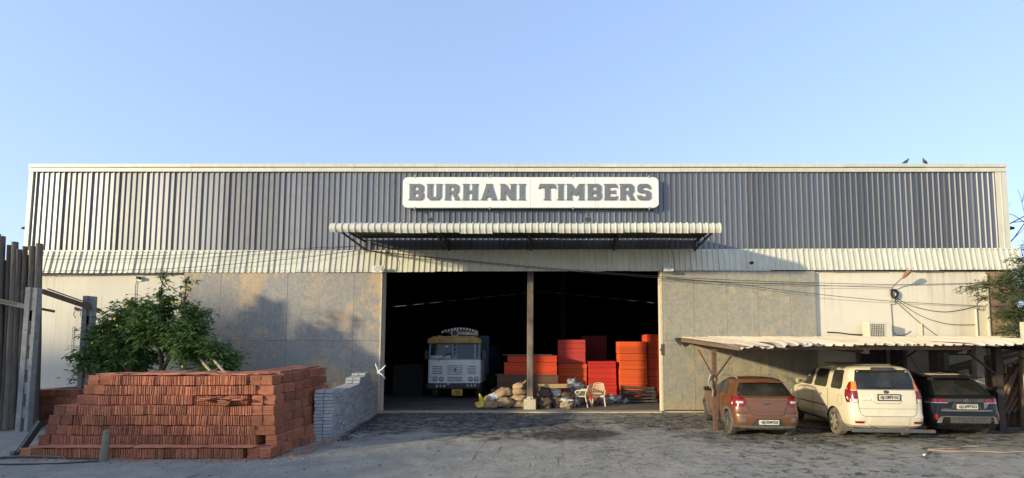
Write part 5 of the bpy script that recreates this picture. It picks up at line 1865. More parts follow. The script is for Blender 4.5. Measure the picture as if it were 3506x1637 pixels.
# ------------------------------------------------------------------ truck inside
tk = thing("truck", "old white and teal lorry with ochre visor parked nose out in the dark doorway", "truck", (-4.44, 22.0, 0.035))
b = MB()
b.prism(rrect(-1.17, 1.17, 0, 2.0, .10), .72, 1.74, 'xy')
cab = b.build("cab", TRUCKW, tk, smooth=40)
b = MB()
b.prism([(0.02, 1.742), (2.0, 1.742), (2.0, 2.62), (.16, 2.62)], -1.14, 1.14, 'yz')
b.build("cab_upper", TRUCKG, tk)
def on_screen(x, z):
    return (x, 0.02 + 0.14 * (z - 1.742) / .878, z)
for x0, x1 in ((-1.06, -.13), (.12, 1.05)):
    b = MB()
    poly = rrect(x0, x1, 1.79, 2.46, .08, 4)
    vs = [Vector(on_screen(a, c_)) + Vector((0, -.012, 0)) for a, c_ in poly] + [Vector(on_screen(a, c_)) + Vector((0, .02, 0)) for a, c_ in poly]
    n_ = len(poly)
    b.add(vs, [tuple(range(n_ - 1, -1, -1)), tuple(range(n_, 2 * n_))] + [(i, (i + 1) % n_, n_ + (i + 1) % n_, n_ + i) for i in range(n_)])
    w_ = b.build("windscreen", GLASS, tk)
    b = MB()
    if x0 < 0:
        b.box(x0 + .04, x1 - .04, -.012, -.005, 1.80, 1.93)
        b.build("dash_cloth", WPLASTIC, w_)
        b = MB()
        b.box(-.42, -.28, .06, .07, 2.30, 2.36)
        b.build("sticker", WHITE, w_)
    else:
        b.box(.9, .93, .0, .012, 1.82, 2.42)
        b.build("window_bar", SATIN, w_)
b = MB()
for zc in (2.02, 2.2, 2.38):
    b.box(-.03, .03, -.01 + .14 * (zc - 1.742) / .878, .02 + .14 * (zc - 1.742) / .878, zc - .06, zc + .06)
b.build("pillar_slots", INK, tk)
b = MB()
b.tube([(-.72, -.03, 1.66), (-.45, -.02, 1.90), (-.35, .0, 2.0)], .012, 6)
b.tube([(-.45, -.03, 1.88), (-.15, .01, 2.05)], .014, 6)
b.build("wiper", BLACK, tk)
# ochre visor with lit-out lamp slots
b = MB()
b.prism([(-1.20, 2.50), (1.20, 2.50), (1.16, 2.66), (.9, 2.78), (-.9, 2.78), (-1.16, 2.66)], -.06, .5, 'xz')
vz = b.build("sun_visor", TRUCKY, tk)
for x0, x1 in ((-.85, -.25), (-.05, .62), (.85, 1.12), (-1.12, -.95)):
    b = MB()
    b.prism(rrect(x0, x1, 2.56, 2.68, .05), -.085, -.061, 'xz')
    b.build("visor_panel", PLANK if x0 == -.05 else TRUCKY, vz)
b = MB()
for i in range(24):
    b.prism([(-1.18 + i * .0983, 2.50), (-1.18 + i * .0983 + .09, 2.50), (-1.18 + i * .0983 + .045, 2.455)], -.05, -.03, 'xz')
b.build("scalloped_fringe", TRUCKY, vz)
# name board with checks
b = MB()
arc = [(-.60 + 1.66 * i / 12, 3.02 + .16 * math.sin(PI * i / 12)) for i in range(13)]
b.prism([(-.05, 2.80), (1.05, 2.78)] + arc[::-1], .05, .12, 'xz')
bd = b.build("name_board", TRUCKBR, tk)
b = MB()
for i in range(0, 24, 2):
    f0, f1 = i / 24, (i + 1) / 24
    x0, x1 = -.58 + 1.62 * f0, -.58 + 1.62 * f1
    z0, z1 = 3.005 + .16 * math.sin(PI * f0), 3.005 + .16 * math.sin(PI * f1)
    b.prism([(x0, z0 - .09), (x1, z1 - .09), (x1, z1), (x0, z0)], .04, .0495, 'xz')
b.build("white_checks", WHITE, bd)
me = text_mesh("CARRIAGE", .17, SATIN, .004, .003, 1.0)
wd = max(q.co.x for q in me.vertices) - min(q.co.x for q in me.vertices)
inst("board_lettering", me, bd, (.60, .044, 2.90), (R(90), R(3), 0), (.82 / wd, 1, 1))
b = MB()
b.lathe([(.165, 0), (.165, .02), (.135, .021)], 24, 0, Matrix.Translation((.0, .048, 2.93)) @ Matrix.Rotation(R(90), 4, 'X'))
em = b.build("round_emblem", SATIN, bd)
b = MB()
b.lathe([(.135, .021), (.135, .024)], 24, 0, Matrix.Translation((.0, .048, 2.93)) @ Matrix.Rotation(R(90), 4, 'X'))
b.build("emblem_field", TRUCKBR, em)
# grille: three louvred panels
for x0, x1, z0, z1, nl in ((-1.06, -.42, 1.10, 1.50, 5), (-.38, .46, 1.06, 1.54, 5), (.52, 1.06, 1.10, 1.50, 5), (-.38, .46, .78, 1.02, 3)):
    b = MB()
    b.prism(rrect(x0, x1, z0, z1, .02, 2), -.022, -.0005, 'xz')
    gp = b.build("grille_panel", TRUCKW, tk)
    for i in range(nl):
        z = z0 + (z1 - z0) * (i + .6) / (nl + .3)
        b = MB()
        b.prism(rrect(x0 + .08, x1 - .08, z - .014, z + .014, .01, 2), -.026, -.0225, 'xz')
        b.build("louvre_slot", INK, gp)
b = MB()
b.prism([(.05, 1.22), (.13, 1.30), (.05, 1.38), (-.03, 1.30)], -.034, -.027, 'xz')
b.build("badge", GREYMETAL, tk)
b = MB()
b.prism(rrect(-1.20, 1.20, -.12, .3, .08), .50, .70, 'xy')
bm_ = b.build("bumper", DARKPL, tk)
for x_ in (-.83, -.55, .72, .98):
    b = MB()
    b.lathe([(.105, 0), (.105, .03), (.085, .035)], 20, 0, Matrix.Translation((x_, -.001, .90)) @ Matrix.Rotation(R(90), 4, 'X'))
    hl = b.build("headlamp", INK, tk)
    b = MB()
    b.lathe([(.084, .03), (.075, .045), (.04, .055)], 20, 0, Matrix.Translation((x_, -.001, .90)) @ Matrix.Rotation(R(90), 4, 'X'))
    b.build("headlamp_lens", LAMP_C, hl)
for x_, z_ in ((-.72, .60), (-.56, .60), (-.40, .60), (.62, .62), (.78, .62), (.94, .62), (-.22, .70)):
    b = MB()
    b.lathe([(.055, 0), (.055, .03), (.03, .04)], 14, 0, Matrix.Translation((x_, -.12, z_)) @ Matrix.Rotation(R(90), 4, 'X'))
    b.build("marker_lamp", LAMP_C if z_ > .65 else SATIN, bm_)
b = MB()
b.box(-.06, .40, -.14, -.121, .20, .47)
np_ = b.build("number_plate", PLATE_Y, tk)
for s_, z_ in (("·GJ12·", .39), ("Z 6849", .28)):
    me = text_mesh(s_, .11, INK, .002, .004, 1.05)
    inst("plate_lettering", me, np_, (.17, -.143, z_), (R(90), 0, 0))
for sg in (-1, 1):
    b = MB()
    b.box(sg * 1.28 - .08, sg * 1.28 + .08, .2, .26, 1.75, 2.15)
    b.bar((sg * 1.14, .2, 2.2), (sg * 1.28, .22, 2.1), .025, .025)
    b.build("mirror", DARKPL, tk)
b = MB()
b.box(-1.25, 1.25, 2.05, 7.6, 1.0, 2.35)
b.box(-1.25, 1.25, 2.05, 2.15, 2.35, 2.85)
bodyc = b.build("cargo_body", TRUCKB, tk)
b = MB()
b.prism([(-1.30, 2.52), (-1.04, 2.55), (-1.04, 2.88), (-1.18, 2.88)], 1.95, 2.04, 'xz')
b.build("side_board", TRUCKY, bodyc)
b = MB()
b.box(-.45, .45, .2, 7.5, .55, .95)
b.build("chassis", DARKPL, tk)
for y_ in (.95, 5.0, 6.2):
    for sg in (-1, 1):
        wheel(tk, 1.12, y_, .50, .28, sg, TYRE, GREYMETAL, 6)

# ------------------------------------------------------------------ carport
cpt = thing("carport", "low lean-to carport of dusty corrugated sheets over the parked cars", "carport")
RX0, RXN = 4.42, 11
def roof_z(y):
    return 2.385 + (y - 12.0) * 0.049
def corr_sheet(w, y0, y1, seed, curl=0.0, droop=0.0):
    b = MB()
    pit, n = 0.30, 4
    prof = []
    m = max(2, round(w / 0.26))
    pit = w / m
    for i in range(m):
        x = i * pit
        prof += [(x, 0), (x + pit * .55, 0), (x + pit * .68, .045), (x + pit * .86, .045)]
    prof.append((w + .06, 0))
    ny = 9
    rows = []
    for j in range(ny):
        f = j / (ny - 1)
        y = y0 + (y1 - y0) * f
        row = []
        for x, h in prof:
            bend = 0.018 * mn.noise((x * .9 + seed * 3.7, y * .5, seed)) + 0.012 * mn.noise((x * 4 + seed, y * 2, seed))
            dr = -droop * max(0, 1 - f * 4) ** 2 * (0.6 + 0.6 * mn.noise((x * 3, seed, 0)))
            yy = y + 0.05 * mn.noise((x * 2.3, seed * 1.9, f)) * (1 if j == 0 else .2)
            row.append((x, yy, roof_z(y) + h * (1 + .5 * mn.noise((seed, x, 1))) + bend + dr))
        rows.append(row)
    mm = len(prof)
    b.add([p for r_ in rows for p in r_], [(j * mm + i, j * mm + i + 1, (j + 1) * mm + i + 1, (j + 1) * mm + i) for j in range(ny - 1) for i in range(mm - 1)])
    return b
x = RX0
i = 0
while x < 15.8:
    w = random.uniform(.95, 1.06)
    y0 = 12.0 + random.uniform(-.10, .08) + (0.35 if x > 10.0 else 0)
    y1 = 17.93
    if i == 0:
        y0 = 12.10
    o = corr_sheet(w, y0, y1, i * 1.37 + .4, 0, 0.13 if i == 0 else (0.05 if i in (2, 6) else 0.015)).build("corrugated_sheet", CARROOF, cpt, loc=(x, 0, 0.012 * (i % 2)), recalc=False, smooth=25)
    x += w - 0.03
    i += 1
# loose ragged sheets on the front edge
for x, y0, y1, w, dz, rot in ((10.0, 11.72, 13.2, 1.0, .06, R(6)), (5.3, 11.85, 13.4, .9, .05, R(-4)), (8.0, 11.92, 13.2, .8, .05, R(3))):
    o = corr_sheet(w, y0 - y0, y1 - y0, x, 0, .10)
    o.v = [(a, c_, z - roof_z(c_) + roof_z(c_ + y0)) for a, c_, z in o.v]
    o.build("loose_sheet", CARROOF, cpt, loc=(x, y0, dz), rot=(0, 0, rot), recalc=False, smooth=25)
b = MB()
b.add([(4.30, 17.85, 2.66), (4.62, 17.85, 2.68), (4.60, 17.75, 2.52), (4.48, 17.8, 2.38), (4.33, 17.82, 2.54), (4.45, 17.95, 2.60)], [(0, 1, 2, 3, 4), (0, 5, 1), (1, 5, 2), (2, 5, 3), (3, 5, 4), (4, 5, 0)])
b.build("bent_flap", DARKFRAME, cpt)
for y in (12.35, 14.3, 16.2, 17.7):
    b = MB()
    b.bar((4.62, y, roof_z(y) - .075), (10.3 if y < 13 else 15.8, y, roof_z(y) - .085), .06, .09)
    b.build("purlin", DARKFRAME if y > 15 else PLANK_D, cpt)
for x in (4.56, 7.7, 10.1, 13.0, 15.6):
    b = MB()
    e_ = .075 if x < 5 else .17
    b.bar((x, 12.25, roof_z(12.25) - e_), (x, 17.85, roof_z(17.85) - e_), .07, .13 if x < 5 else .10)
    b.build("rafter", PLANK_D if x < 5 else DARKFRAME, cpt)
b = MB()
b.prism([(4.50, 14.22), (4.61, 14.22), (4.61, 14.33), (4.50, 14.33)], -.1, roof_z(14.3) - .22, 'xy')
p_ = b.build("post", RUST, cpt)
b = MB()
b.bar((4.55, 14.24, 1.45), (4.58, 12.9, 2.14), .035, .035)
b.build("brace", RUST, p_)
b = MB()
b.bar((4.53, 14.30, 1.5), (4.50, 15.6, 2.26), .035, .035)
b.build("brace", RUST, p_)
b = MB()
for z_ in (1.40, 1.43, 1.46):
    b.tube([(4.555 + .085 * math.cos(a), 14.275 + .085 * math.sin(a), z_ + .01 * math.sin(3 * a)) for a in [2 * PI * q / 14 for q in range(15)]], .014, 5)
b.tube([(4.46, 14.2, 1.46), (4.40, 14.16, 1.40), (4.42, 14.15, 1.24), (4.47, 14.16, 1.10), (4.46, 14.17, .95)], .018, 5)
b.tube([(4.46, 14.2, 1.44), (4.36, 14.14, 1.45), (4.33, 14.12, 1.34), (4.38, 14.13, 1.2)], .016, 5)
b.tube([(4.46, 14.18, 1.48), (4.41, 14.14, 1.56), (4.35, 14.13, 1.40)], .03, 5)
b.build("rope_tie", BAMBOO, p_)
b = MB()
b.prism([(12.42, 14.05), (12.60, 14.05), (12.60, 14.2), (12.42, 14.2)], -.1, roof_z(14.1) - .15, 'xy')
p_ = b.build("post", DARKFRAME, cpt)
b = MB()
b.bar((12.45, 14.1, 1.55), (11.35, 13.8, 2.28), .045, .045)
b.build("brace", DARKFRAME, p_)
b = MB()
b.bar((12.58, 14.1, 1.75), (13.4, 13.7, 2.26), .045, .045)
b.build("brace", DARKFRAME, p_)
b = MB()
b.bar((10.6, 16.0, 1.55), (11.5, 15.6, 2.36), .05, .05)
b.build("brace", DARKFRAME, cpt)
b = MB()
b.bar((10.4, 16.0, 1.6), (9.9, 15.2, 2.34), .04, .04)
b.build("brace", DARKFRAME, cpt)
t = thing("concrete_post", "plain grey concrete post beside the dark right carport post", "post", (12.25, 14.45, 0))
b = MB()
b.prism(rrect(-.11, .11, -.09, .09, .02, 2), -.1, 2.38, 'xy')
b.build("shaft", CONC, t)
t = thing("concrete_pier", "square grey concrete pier against the pale wall behind the black crossover", "pier", (13.05, 16.9, 0))
b = MB()
b.box(-.20, .02, -.15, .25, -.1, 2.45)
b.build("shaft", GREYPL, t)
b = MB()
b.box(.022, .21, -.12, .25, -.1, 2.42)
b.build("outer_half", CONC, t)
for p0, p1, lab in (((13.2, 16.9, 1.62), (15.6, 16.0, 2.45), "upper of the long grey planks slanting up behind the black crossover"), ((13.15, 16.8, 1.50), (15.7, 15.8, 2.34), "lower of the long grey planks slanting up behind the black crossover"), ((13.6, 16.6, 1.08), (15.0, 15.4, 1.72), "short plank slanting over the log fence on the right")):
    b = MB()
    c_ = (Vector(p0) + Vector(p1)) / 2
    b.bar(Vector(p0) - c_, Vector(p1) - c_, .05, .12)
    tag(b.build("slanting_plank", PLANK_G, loc=c_), lab, "timber", "grey planks behind the black car")
t = thing("timber_crate", "small brown timber shelf box under the carport roof near the right post", "box", (14.2, 17.4, 2.06))
b = MB()
b.box(-.32, .32, -.2, .2, 0, .03)
b.box(-.32, -.29, -.2, .2, .032, .24)
b.box(.29, .32, -.2, .2, .032, .24)
b.box(-.288, .288, .17, .2, .032, .24)
b.build("shelf_box", PLANK_D, t)
b = MB()
b.lathe([(.06, .035), (.06, .12), (.03, .14)], 10, 0, Matrix.Translation((-.1, 0, 0)))
b.build("insulator", WHITE, t)
b = MB()
b.prism(rrect(-.20, .22, -.2, .2, .08, 4), -.1, 3.05, 'xy')
o = tag(b.build("gate_pillar", CONC_L, loc=(13.45, 14.0, 0)), "pale rounded concrete pillar at the right edge of the picture", "pillar")

# ------------------------------------------------------------------ log fence on the right
lf = thing("log_fence", "fence of rough brown split logs, some leaning diagonally, behind the black crossover", "fence")
x = 12.75
i = 0
while x < 17.2:
    r = random.uniform(.06, .10)
    y = 15.2 + random.uniform(-.05, .05)
    h = 1.86 + random.uniform(-.12, .12)
    l = random.uniform(-.05, .05)
    b = MB()
    b.tube([(x + l * q + .02 * mn.noise((i, q * 4, 0)), y + .06 * q, h * q) for q in (0, .2, .4, .6, .8, 1)], [r * (1 + .15 * mn.noise((i * 2.1, q * 5, 0))) for q in range(6)], 8)
    b.build("log", LOG, lf, smooth=50)
    x += r * 2 + .01
    i += 1
for q in range(7):
    x0 = 12.85 + q * .17
    b = MB()
    r = random.uniform(.05, .075)
    b.tube([(x0 - .15, 14.92 - .01 * q, .15 + .05 * q), (x0 + .25, 14.96, .8), (x0 + .72, 15.02, 1.62 + random.uniform(-.15, .12))], [r, r * .95, r * .8], 8)
    b.build("leaning_log", LOG, lf, smooth=50)
for q in range(9):
    x0 = 13.75 + q * .17
    b = MB()
    r = random.uniform(.05, .08)
    b.tube([(x0 - .05, 14.75, .0), (x0 + .1, 14.9, .9), (x0 + .22 + random.uniform(-.08, .08), 15.02, 1.85 + random.uniform(-.1, .1))], [r, r * .95, r * .85], 8)
    b.build("leaning_log", LOG, lf, smooth=50)
b = MB()
b.bar((12.7, 15.05, 1.1), (14.4, 14.98, 1.12), .04, .05)
b.build("fence_rail", PLANK_D, lf)
b = MB()
b.tube([(14.1, 15.0, 1.95), (14.6, 14.9, 2.05), (15.3, 14.9, 2.12)], .06, 8)
b.build("top_pole", LOG, lf)

# ------------------------------------------------------------------ air conditioner
ac = thing("air_conditioner", "cream outdoor air conditioner unit on the right wall above the carport", "air conditioner", (11.50, 17.72, 2.42))
b = MB()
b.prism(rrect(-.43, .43, -.16, .16, .02, 2), 0, .80, 'xy')
bd = b.build("casing", CREAM, ac)
b = MB()
b.prism(rrect(-.36, .14, .1, .74, .03, 3), -.168, -.1605, 'xz')
gl = b.build("fan_recess", GREYPL, ac)
b = MB()
for q in range(9):
    b.box(-.36 + .0625 * q - .005, -.36 + .0625 * q + .005, -.182, -.17, .1, .74)
for q in range(11):
    b.box(-.36, .14, -.184, -.1825, .1 + .064 * q - .005, .1 + .064 * q + .005)
b.build("fan_grille", CREAM, gl)
b = MB()
b.lathe([(.25, .0), (.25, .004)], 28, 0, Matrix.Translation((-.11, -.1685, .42)) @ Matrix.Rotation(R(90), 4, 'X'))
b.build("fan_disc", DARKPL, gl)
b = MB()
for q in range(5):
    b.box(-.448, -.4315, -.14 + .06 * q, -.12 + .06 * q, .04, .76)
for q in range(9):
    b.box(-.452, -.4485, -.14, .13, .05 + .085 * q, .075 + .085 * q)
b.build("side_grille", CREAM, bd)
b = MB()
b.box(-.36, -.33, -.1, .36, -.05, -.002)
b.box(.33, .36, -.1, .36, -.05, -.002)
b.build("bracket", GREYMETAL, ac)

# ------------------------------------------------------------------ wall lamp, wiring
wl = thing("wall_lamp", "rusty lamp head on a short arm with a coil of black cable, right wall", "lamp", (12.2, 18.07, 4.35))
b = MB()
b.tube([(0.12, 0, -.35), (.12, -.02, .1)], .03, 8)
b.tube([(.02, -.03, .02), (.14, -.25, .30), (.28, -.45, .50)], .018, 8)
b.build("arm", GREYMETAL, wl)
b = MB()
b.tube([(.26, -.42, .45), (.32, -.50, .56), (.37, -.58, .67), (.39, -.61, .71)], [.04, .075, .085, .045], 8)
b.build("lamp_head", M("rusty_lamp_head", (.32, .15, .085), (.18, .09, .06), 8, .7, bump=.2), wl, smooth=40)
b = MB()
for q in range(5):
    rr_ = .105 + .010 * q
    b.tube([(.16 + rr_ * math.cos(a), -.05 - .012 * q, -.08 + rr_ * 1.15 * math.sin(a)) for a in [2 * PI * k / 20 for k in range(21)]], .014, 5)
b.build("cable_coil", WIRE, wl)
b = MB()
b.box(.02, .20, -.03, 0, -.45, -.20)
b.build("back_plate", CREAM, wl)

def cable(name, pts, r, label, cat="cable", m=WIRE, sag=0.0, group=None):
    b = MB()
    out = []
    P_ = [Vector(p) for p in pts]
    # Catmull-Rom through the points
    for i in range(len(P_) - 1):
        p0, p1, p2, p3 = P_[max(i - 1, 0)], P_[i], P_[i + 1], P_[min(i + 2, len(P_) - 1)]
        for k in range(10):
            t_ = k / 10
            q = 0.5 * ((2 * p1) + (p2 - p0) * t_ + (2 * p0 - 5 * p1 + 4 * p2 - p3) * t_ ** 2 + (3 * p1 - p0 - 3 * p2 + p3) * t_ ** 3)
            q.z -= sag * math.sin(PI * t_)
            out.append(q)
    out.append(P_[-1])
    b.tube(out, r, 5)
    return tag(b.build(name, m), label, cat, group)
WG = "thin black overhead wires across the warehouse front"
yw = WY - .35
cable("overhead_wire", [(-18.9, yw, 5.62), (-13.5, yw, 5.66), (-8.5, yw + .1, 5.95), (-7.0, yw + .15, 6.0)], .009, "thin wire crossing the left skirt band up to the canopy bracket", m=WIRE, group=WG)
cable("overhead_wire", [(-18.9, yw, 5.5), (-12.5, yw, 5.58), (-7.2, yw + .05, 5.98)], .008, "second thin wire just below the top wire on the left skirt band", m=WIRE, group=WG)
cable("overhead_wire", [(-18.9, yw, 5.06), (-14.0, yw, 5.16), (-9.5, yw, 5.52), (-7.0, yw + .15, 5.88)], .009, "lower wire rising across the left skirt band to the canopy", m=WIRE, group=WG)
cable("overhead_wire", [(-6.6, yw, 5.80), (-2.2, yw, 5.36), (1.8, yw, 5.02), (6.0, yw, 4.76), (12.0, yw + .25, 4.62), (15.6, yw + .3, 4.68)], .010, "upper wire sagging from the canopy across the doorway to the right wall", m=WIRE, group=WG)
cable("overhead_wire", [(-6.6, yw, 5.78), (-2.0, yw, 5.30), (2.0, yw, 4.96), (6.0, yw, 4.68), (12.3, 18.0, 4.50)], .010, "middle wire from the canopy across the doorway to the wall lamp", m=WIRE, group=WG)
cable("overhead_wire", [(4.0, yw, 4.84), (6.3, yw, 4.62), (9.0, yw, 4.28), (12.5, yw + .2, 3.98), (16.4, yw + .3, 3.80)], .010, "lowest wire slanting down across the right wall", m=WIRE, group=WG)
yw2 = WY - .03
cable("wall_cable", [(12.35, yw2, 4.25), (13.0, yw2, 3.85), (14.2, yw2, 3.62), (15.4, yw2, 3.82)], .010, "slack cable from the wall lamp toward the corner conduit", group="cables stapled to the right wall")
cable("wall_cable", [(12.3, yw2, 4.2), (13.3, yw2, 3.5), (14.3, yw2, 3.18), (15.3, yw2, 3.15)], .010, "cable from the wall lamp to the vertical conduit", group="cables stapled to the right wall")
cable("wall_cable", [(12.3, yw2, 4.15), (13.2, yw2, 3.3), (13.9, yw2, 2.75)], .010, "straight cable from the wall lamp down to the carport roof", group="cables stapled to the right wall")
cable("wall_cable", [(12.28, yw2, 4.1), (12.30, yw2, 3.2), (12.36, yw2, 2.82), (12.7, yw2, 2.78), (12.95, yw2, 2.92)], .009, "thin cable hanging straight down from the wall lamp beside the air conditioner", group="cables stapled to the right wall")
cable("wall_cable", [(9.9, yw2, 2.88), (10.3, yw2, 2.86), (10.8, yw2, 2.80), (11.35, yw2 - .1, 2.78)], .02, "thick black cable from the left into the air conditioner", group="cables stapled to the right wall")
cable("wall_cable", [(12.8, yw2, 2.2), (13.1, yw2 - .1, 1.5), (13.6, yw2 - .1, 1.2)], .010, "cable hanging down the shaded wall behind the black crossover", group="cables stapled to the right wall")
cable("wall_cable", [(-15.3, yw2, 4.8), (-15.36, yw2, 4.5), (-15.3, yw2, 3.6)], .010, "thin cable hanging from the left security camera", m=CABLE_G)
cable("wall_cable", [(2.02 + 2.2, 17.9, 5.9), (4.30, 17.72, 5.5), (4.26, 17.72, 5.2)], .008, "short cable dropping to the right white floodlight")
cable("wall_cable", [(-6.15, 17.88, 5.9), (-6.12, 17.70, 5.5), (-6.16, 17.70, 5.2)], .008, "short cable dropping to the left white floodlight")
t = thing("wall_bulb_holder", "small dark bulb holder on the left wall with its wire shadow", "lamp", (-17.45, 18.02, 3.72))
b = MB()
b.box(-.05, .05, 0, .07, -.05, .05)
b.tube([(0, 0, 0), (.10, -.10, .03)], [.03, .045], 8)
b.tube([(0, 0, -.05), (-.04, -.02, -.2), (.05, -.03, -.32)], .012, 5)
b.build("holder", GREYMETAL, t)
t = thing("wall_shelf", "small brick-filled shelf fixed to the left wall behind the slotted post", "shelf", (-16.35, 17.95, 1.62))
b = MB()
b.box(-.75, .75, -.12, .12, 0, .05)
b.box(-.75, .75, -.12, .12, .27, .30)
b.build("shelf_board", PLANK_D, t)
for q in range(4):
    b = MB()
    b.box(-.7 + .40 * q, -.52 + .40 * q, -.1, .1, .052, .268)
    b.build("brick", CONC_L if q % 2 else PLANK_D, t)

# hoses and cables on the ground
cable("hose", [(8.03, 10.94, .03), (8.25, 11.15, .03), (8.35, 11.5, .03), (8.8, 11.72, .03), (9.2, 11.70, .03), (9.6, 11.84, .03), (10.1, 11.80, .03), (10.5, 11.95, .03), (12.5, 12.0, .03)], .017, "pale muddy hose with a white end fitting, upper of the hoses on the ground", "hose", HOSE_G, group="hoses on the right side of the yard")
cable("hose", [(8.45, 11.42, .035), (9.2, 11.55, .035), (9.45, 11.72, .03), (9.9, 11.8, .03)], .016, "short pink hose looping between the two longer hoses on the ground", "hose", HOSE, group="hoses on the right side of the yard")
cable("hose", [(8.40, 11.38, .03), (8.9, 11.22, .03), (9.3, 11.25, .03), (9.9, 11.12, .03), (10.5, 11.2, .03), (12.4, 11.12, .03)], .016, "pink hose running straight to the right edge, lower of the hoses", "hose", HOSE, group="hoses on the right side of the yard")
b = MB()
b.tube([(0, 0, 0.03), (-.08, -.05, .03)], .02, 6)
tag(b.build("hose_nozzle", WHITE, loc=(8.02, 10.93, 0)), "white fitting on the end of the muddy hose", "nozzle")
cable("ground_cable", [(-13.5, 10.3, .03), (-12.2, 10.5, .03), (-11.0, 10.62, .03), (-10.0, 10.55, .03), (-9.3, 10.5, .03)], .016, "dark cable lying along the foot of the tile stack", "cable", CABLE_G, group="cables on the left ground")
cable("ground_cable", [(-13.2, 10.0, .03), (-12.0, 10.2, .03), (-11.0, 10.02, .03), (-10.0, 10.08, .03), (-9.3, 10.3, .03)], .016, "dark cable curving nearer the camera at the bottom left", "cable", CABLE_G, group="cables on the left ground")
cable("ground_cable", [(-13.2, 10.2, .04), (-12.0, 10.38, .05), (-11.2, 10.62, .06), (-10.3, 10.62, .04)], .016, "greenish cable looped under the iron strut", "cable", HOSE_G, group="cables on the left ground")

# ladder behind the tile stack
ld = thing("bamboo_ladder", "pale bamboo ladder leaning behind the tile stack under the shrub", "ladder")
LA, LB = Vector((-9.25, 14.0, 1.42)), Vector((-10.75, 15.2, 2.12))
LA2 = LB + (LA - LB) * 2.6
for s in (-.2, .2):
    b = MB()
    off = Vector((.26 * s * 2, .2 * s, .16 * s * 2))
    b.tube([LB + off, LA + off, Vector((LA2.x, LA2.y, max(.05, LA2.z))) + off], .038, 8)
    b.build("rail", BAMBOO, ld, smooth=40)
for q in range(8):
    p = LB + (LA - LB) * (.08 + .27 * q)
    if p.z < .2:
        break
    b = MB()
    b.tube([p - Vector((.16, .06, .10)), p + Vector((.16, .06, .10))], .028, 6)
    b.build("rung", PLANK_D, ld)

# ------------------------------------------------------------------ pigeons on the parapet
def pigeon(x, rz, label, turned):
    t = thing("pigeon", label, "pigeon", (x, WY + .02, 9.14), rz, "pigeons on the roof edge")
    b = MB()
    hx = -.02 if turned else .0
    pts = [(-.25, 0, .05), (-.17, 0, .085), (-.09, 0, .12), (0, 0, .155), (.055, 0, .20), (.085, 0, .25), (.10 + hx, 0, .285), (.125 + hx, 0, .30), (.15 + hx * 2, 0, .292), (.185 + hx * 2, 0, .282)]
    b.tube(pts, [.012, .03, .062, .075, .06, .036, .03, .032, .022, .004], 12)
    b.build("body", FEATHER, t, smooth=True)
    for s in (-1, 1):
        b = MB()
        b.tube([(.02, s * .03, .1), (.015, s * .03, .0), (.05, s * .035, .004)], [.008, .006, .004], 5)
        b.build("leg", FEATHER, t)
    t.scale = (.74, .74, .74)
    return t
pigeon(15.98 - 2.2 * 0 - .95 - .05 + -1.85, R(8), "left pigeon on the roof edge, head raised to the right", False)
pigeon(13.82, R(200), "right pigeon on the roof edge, preening with its back turned", True)

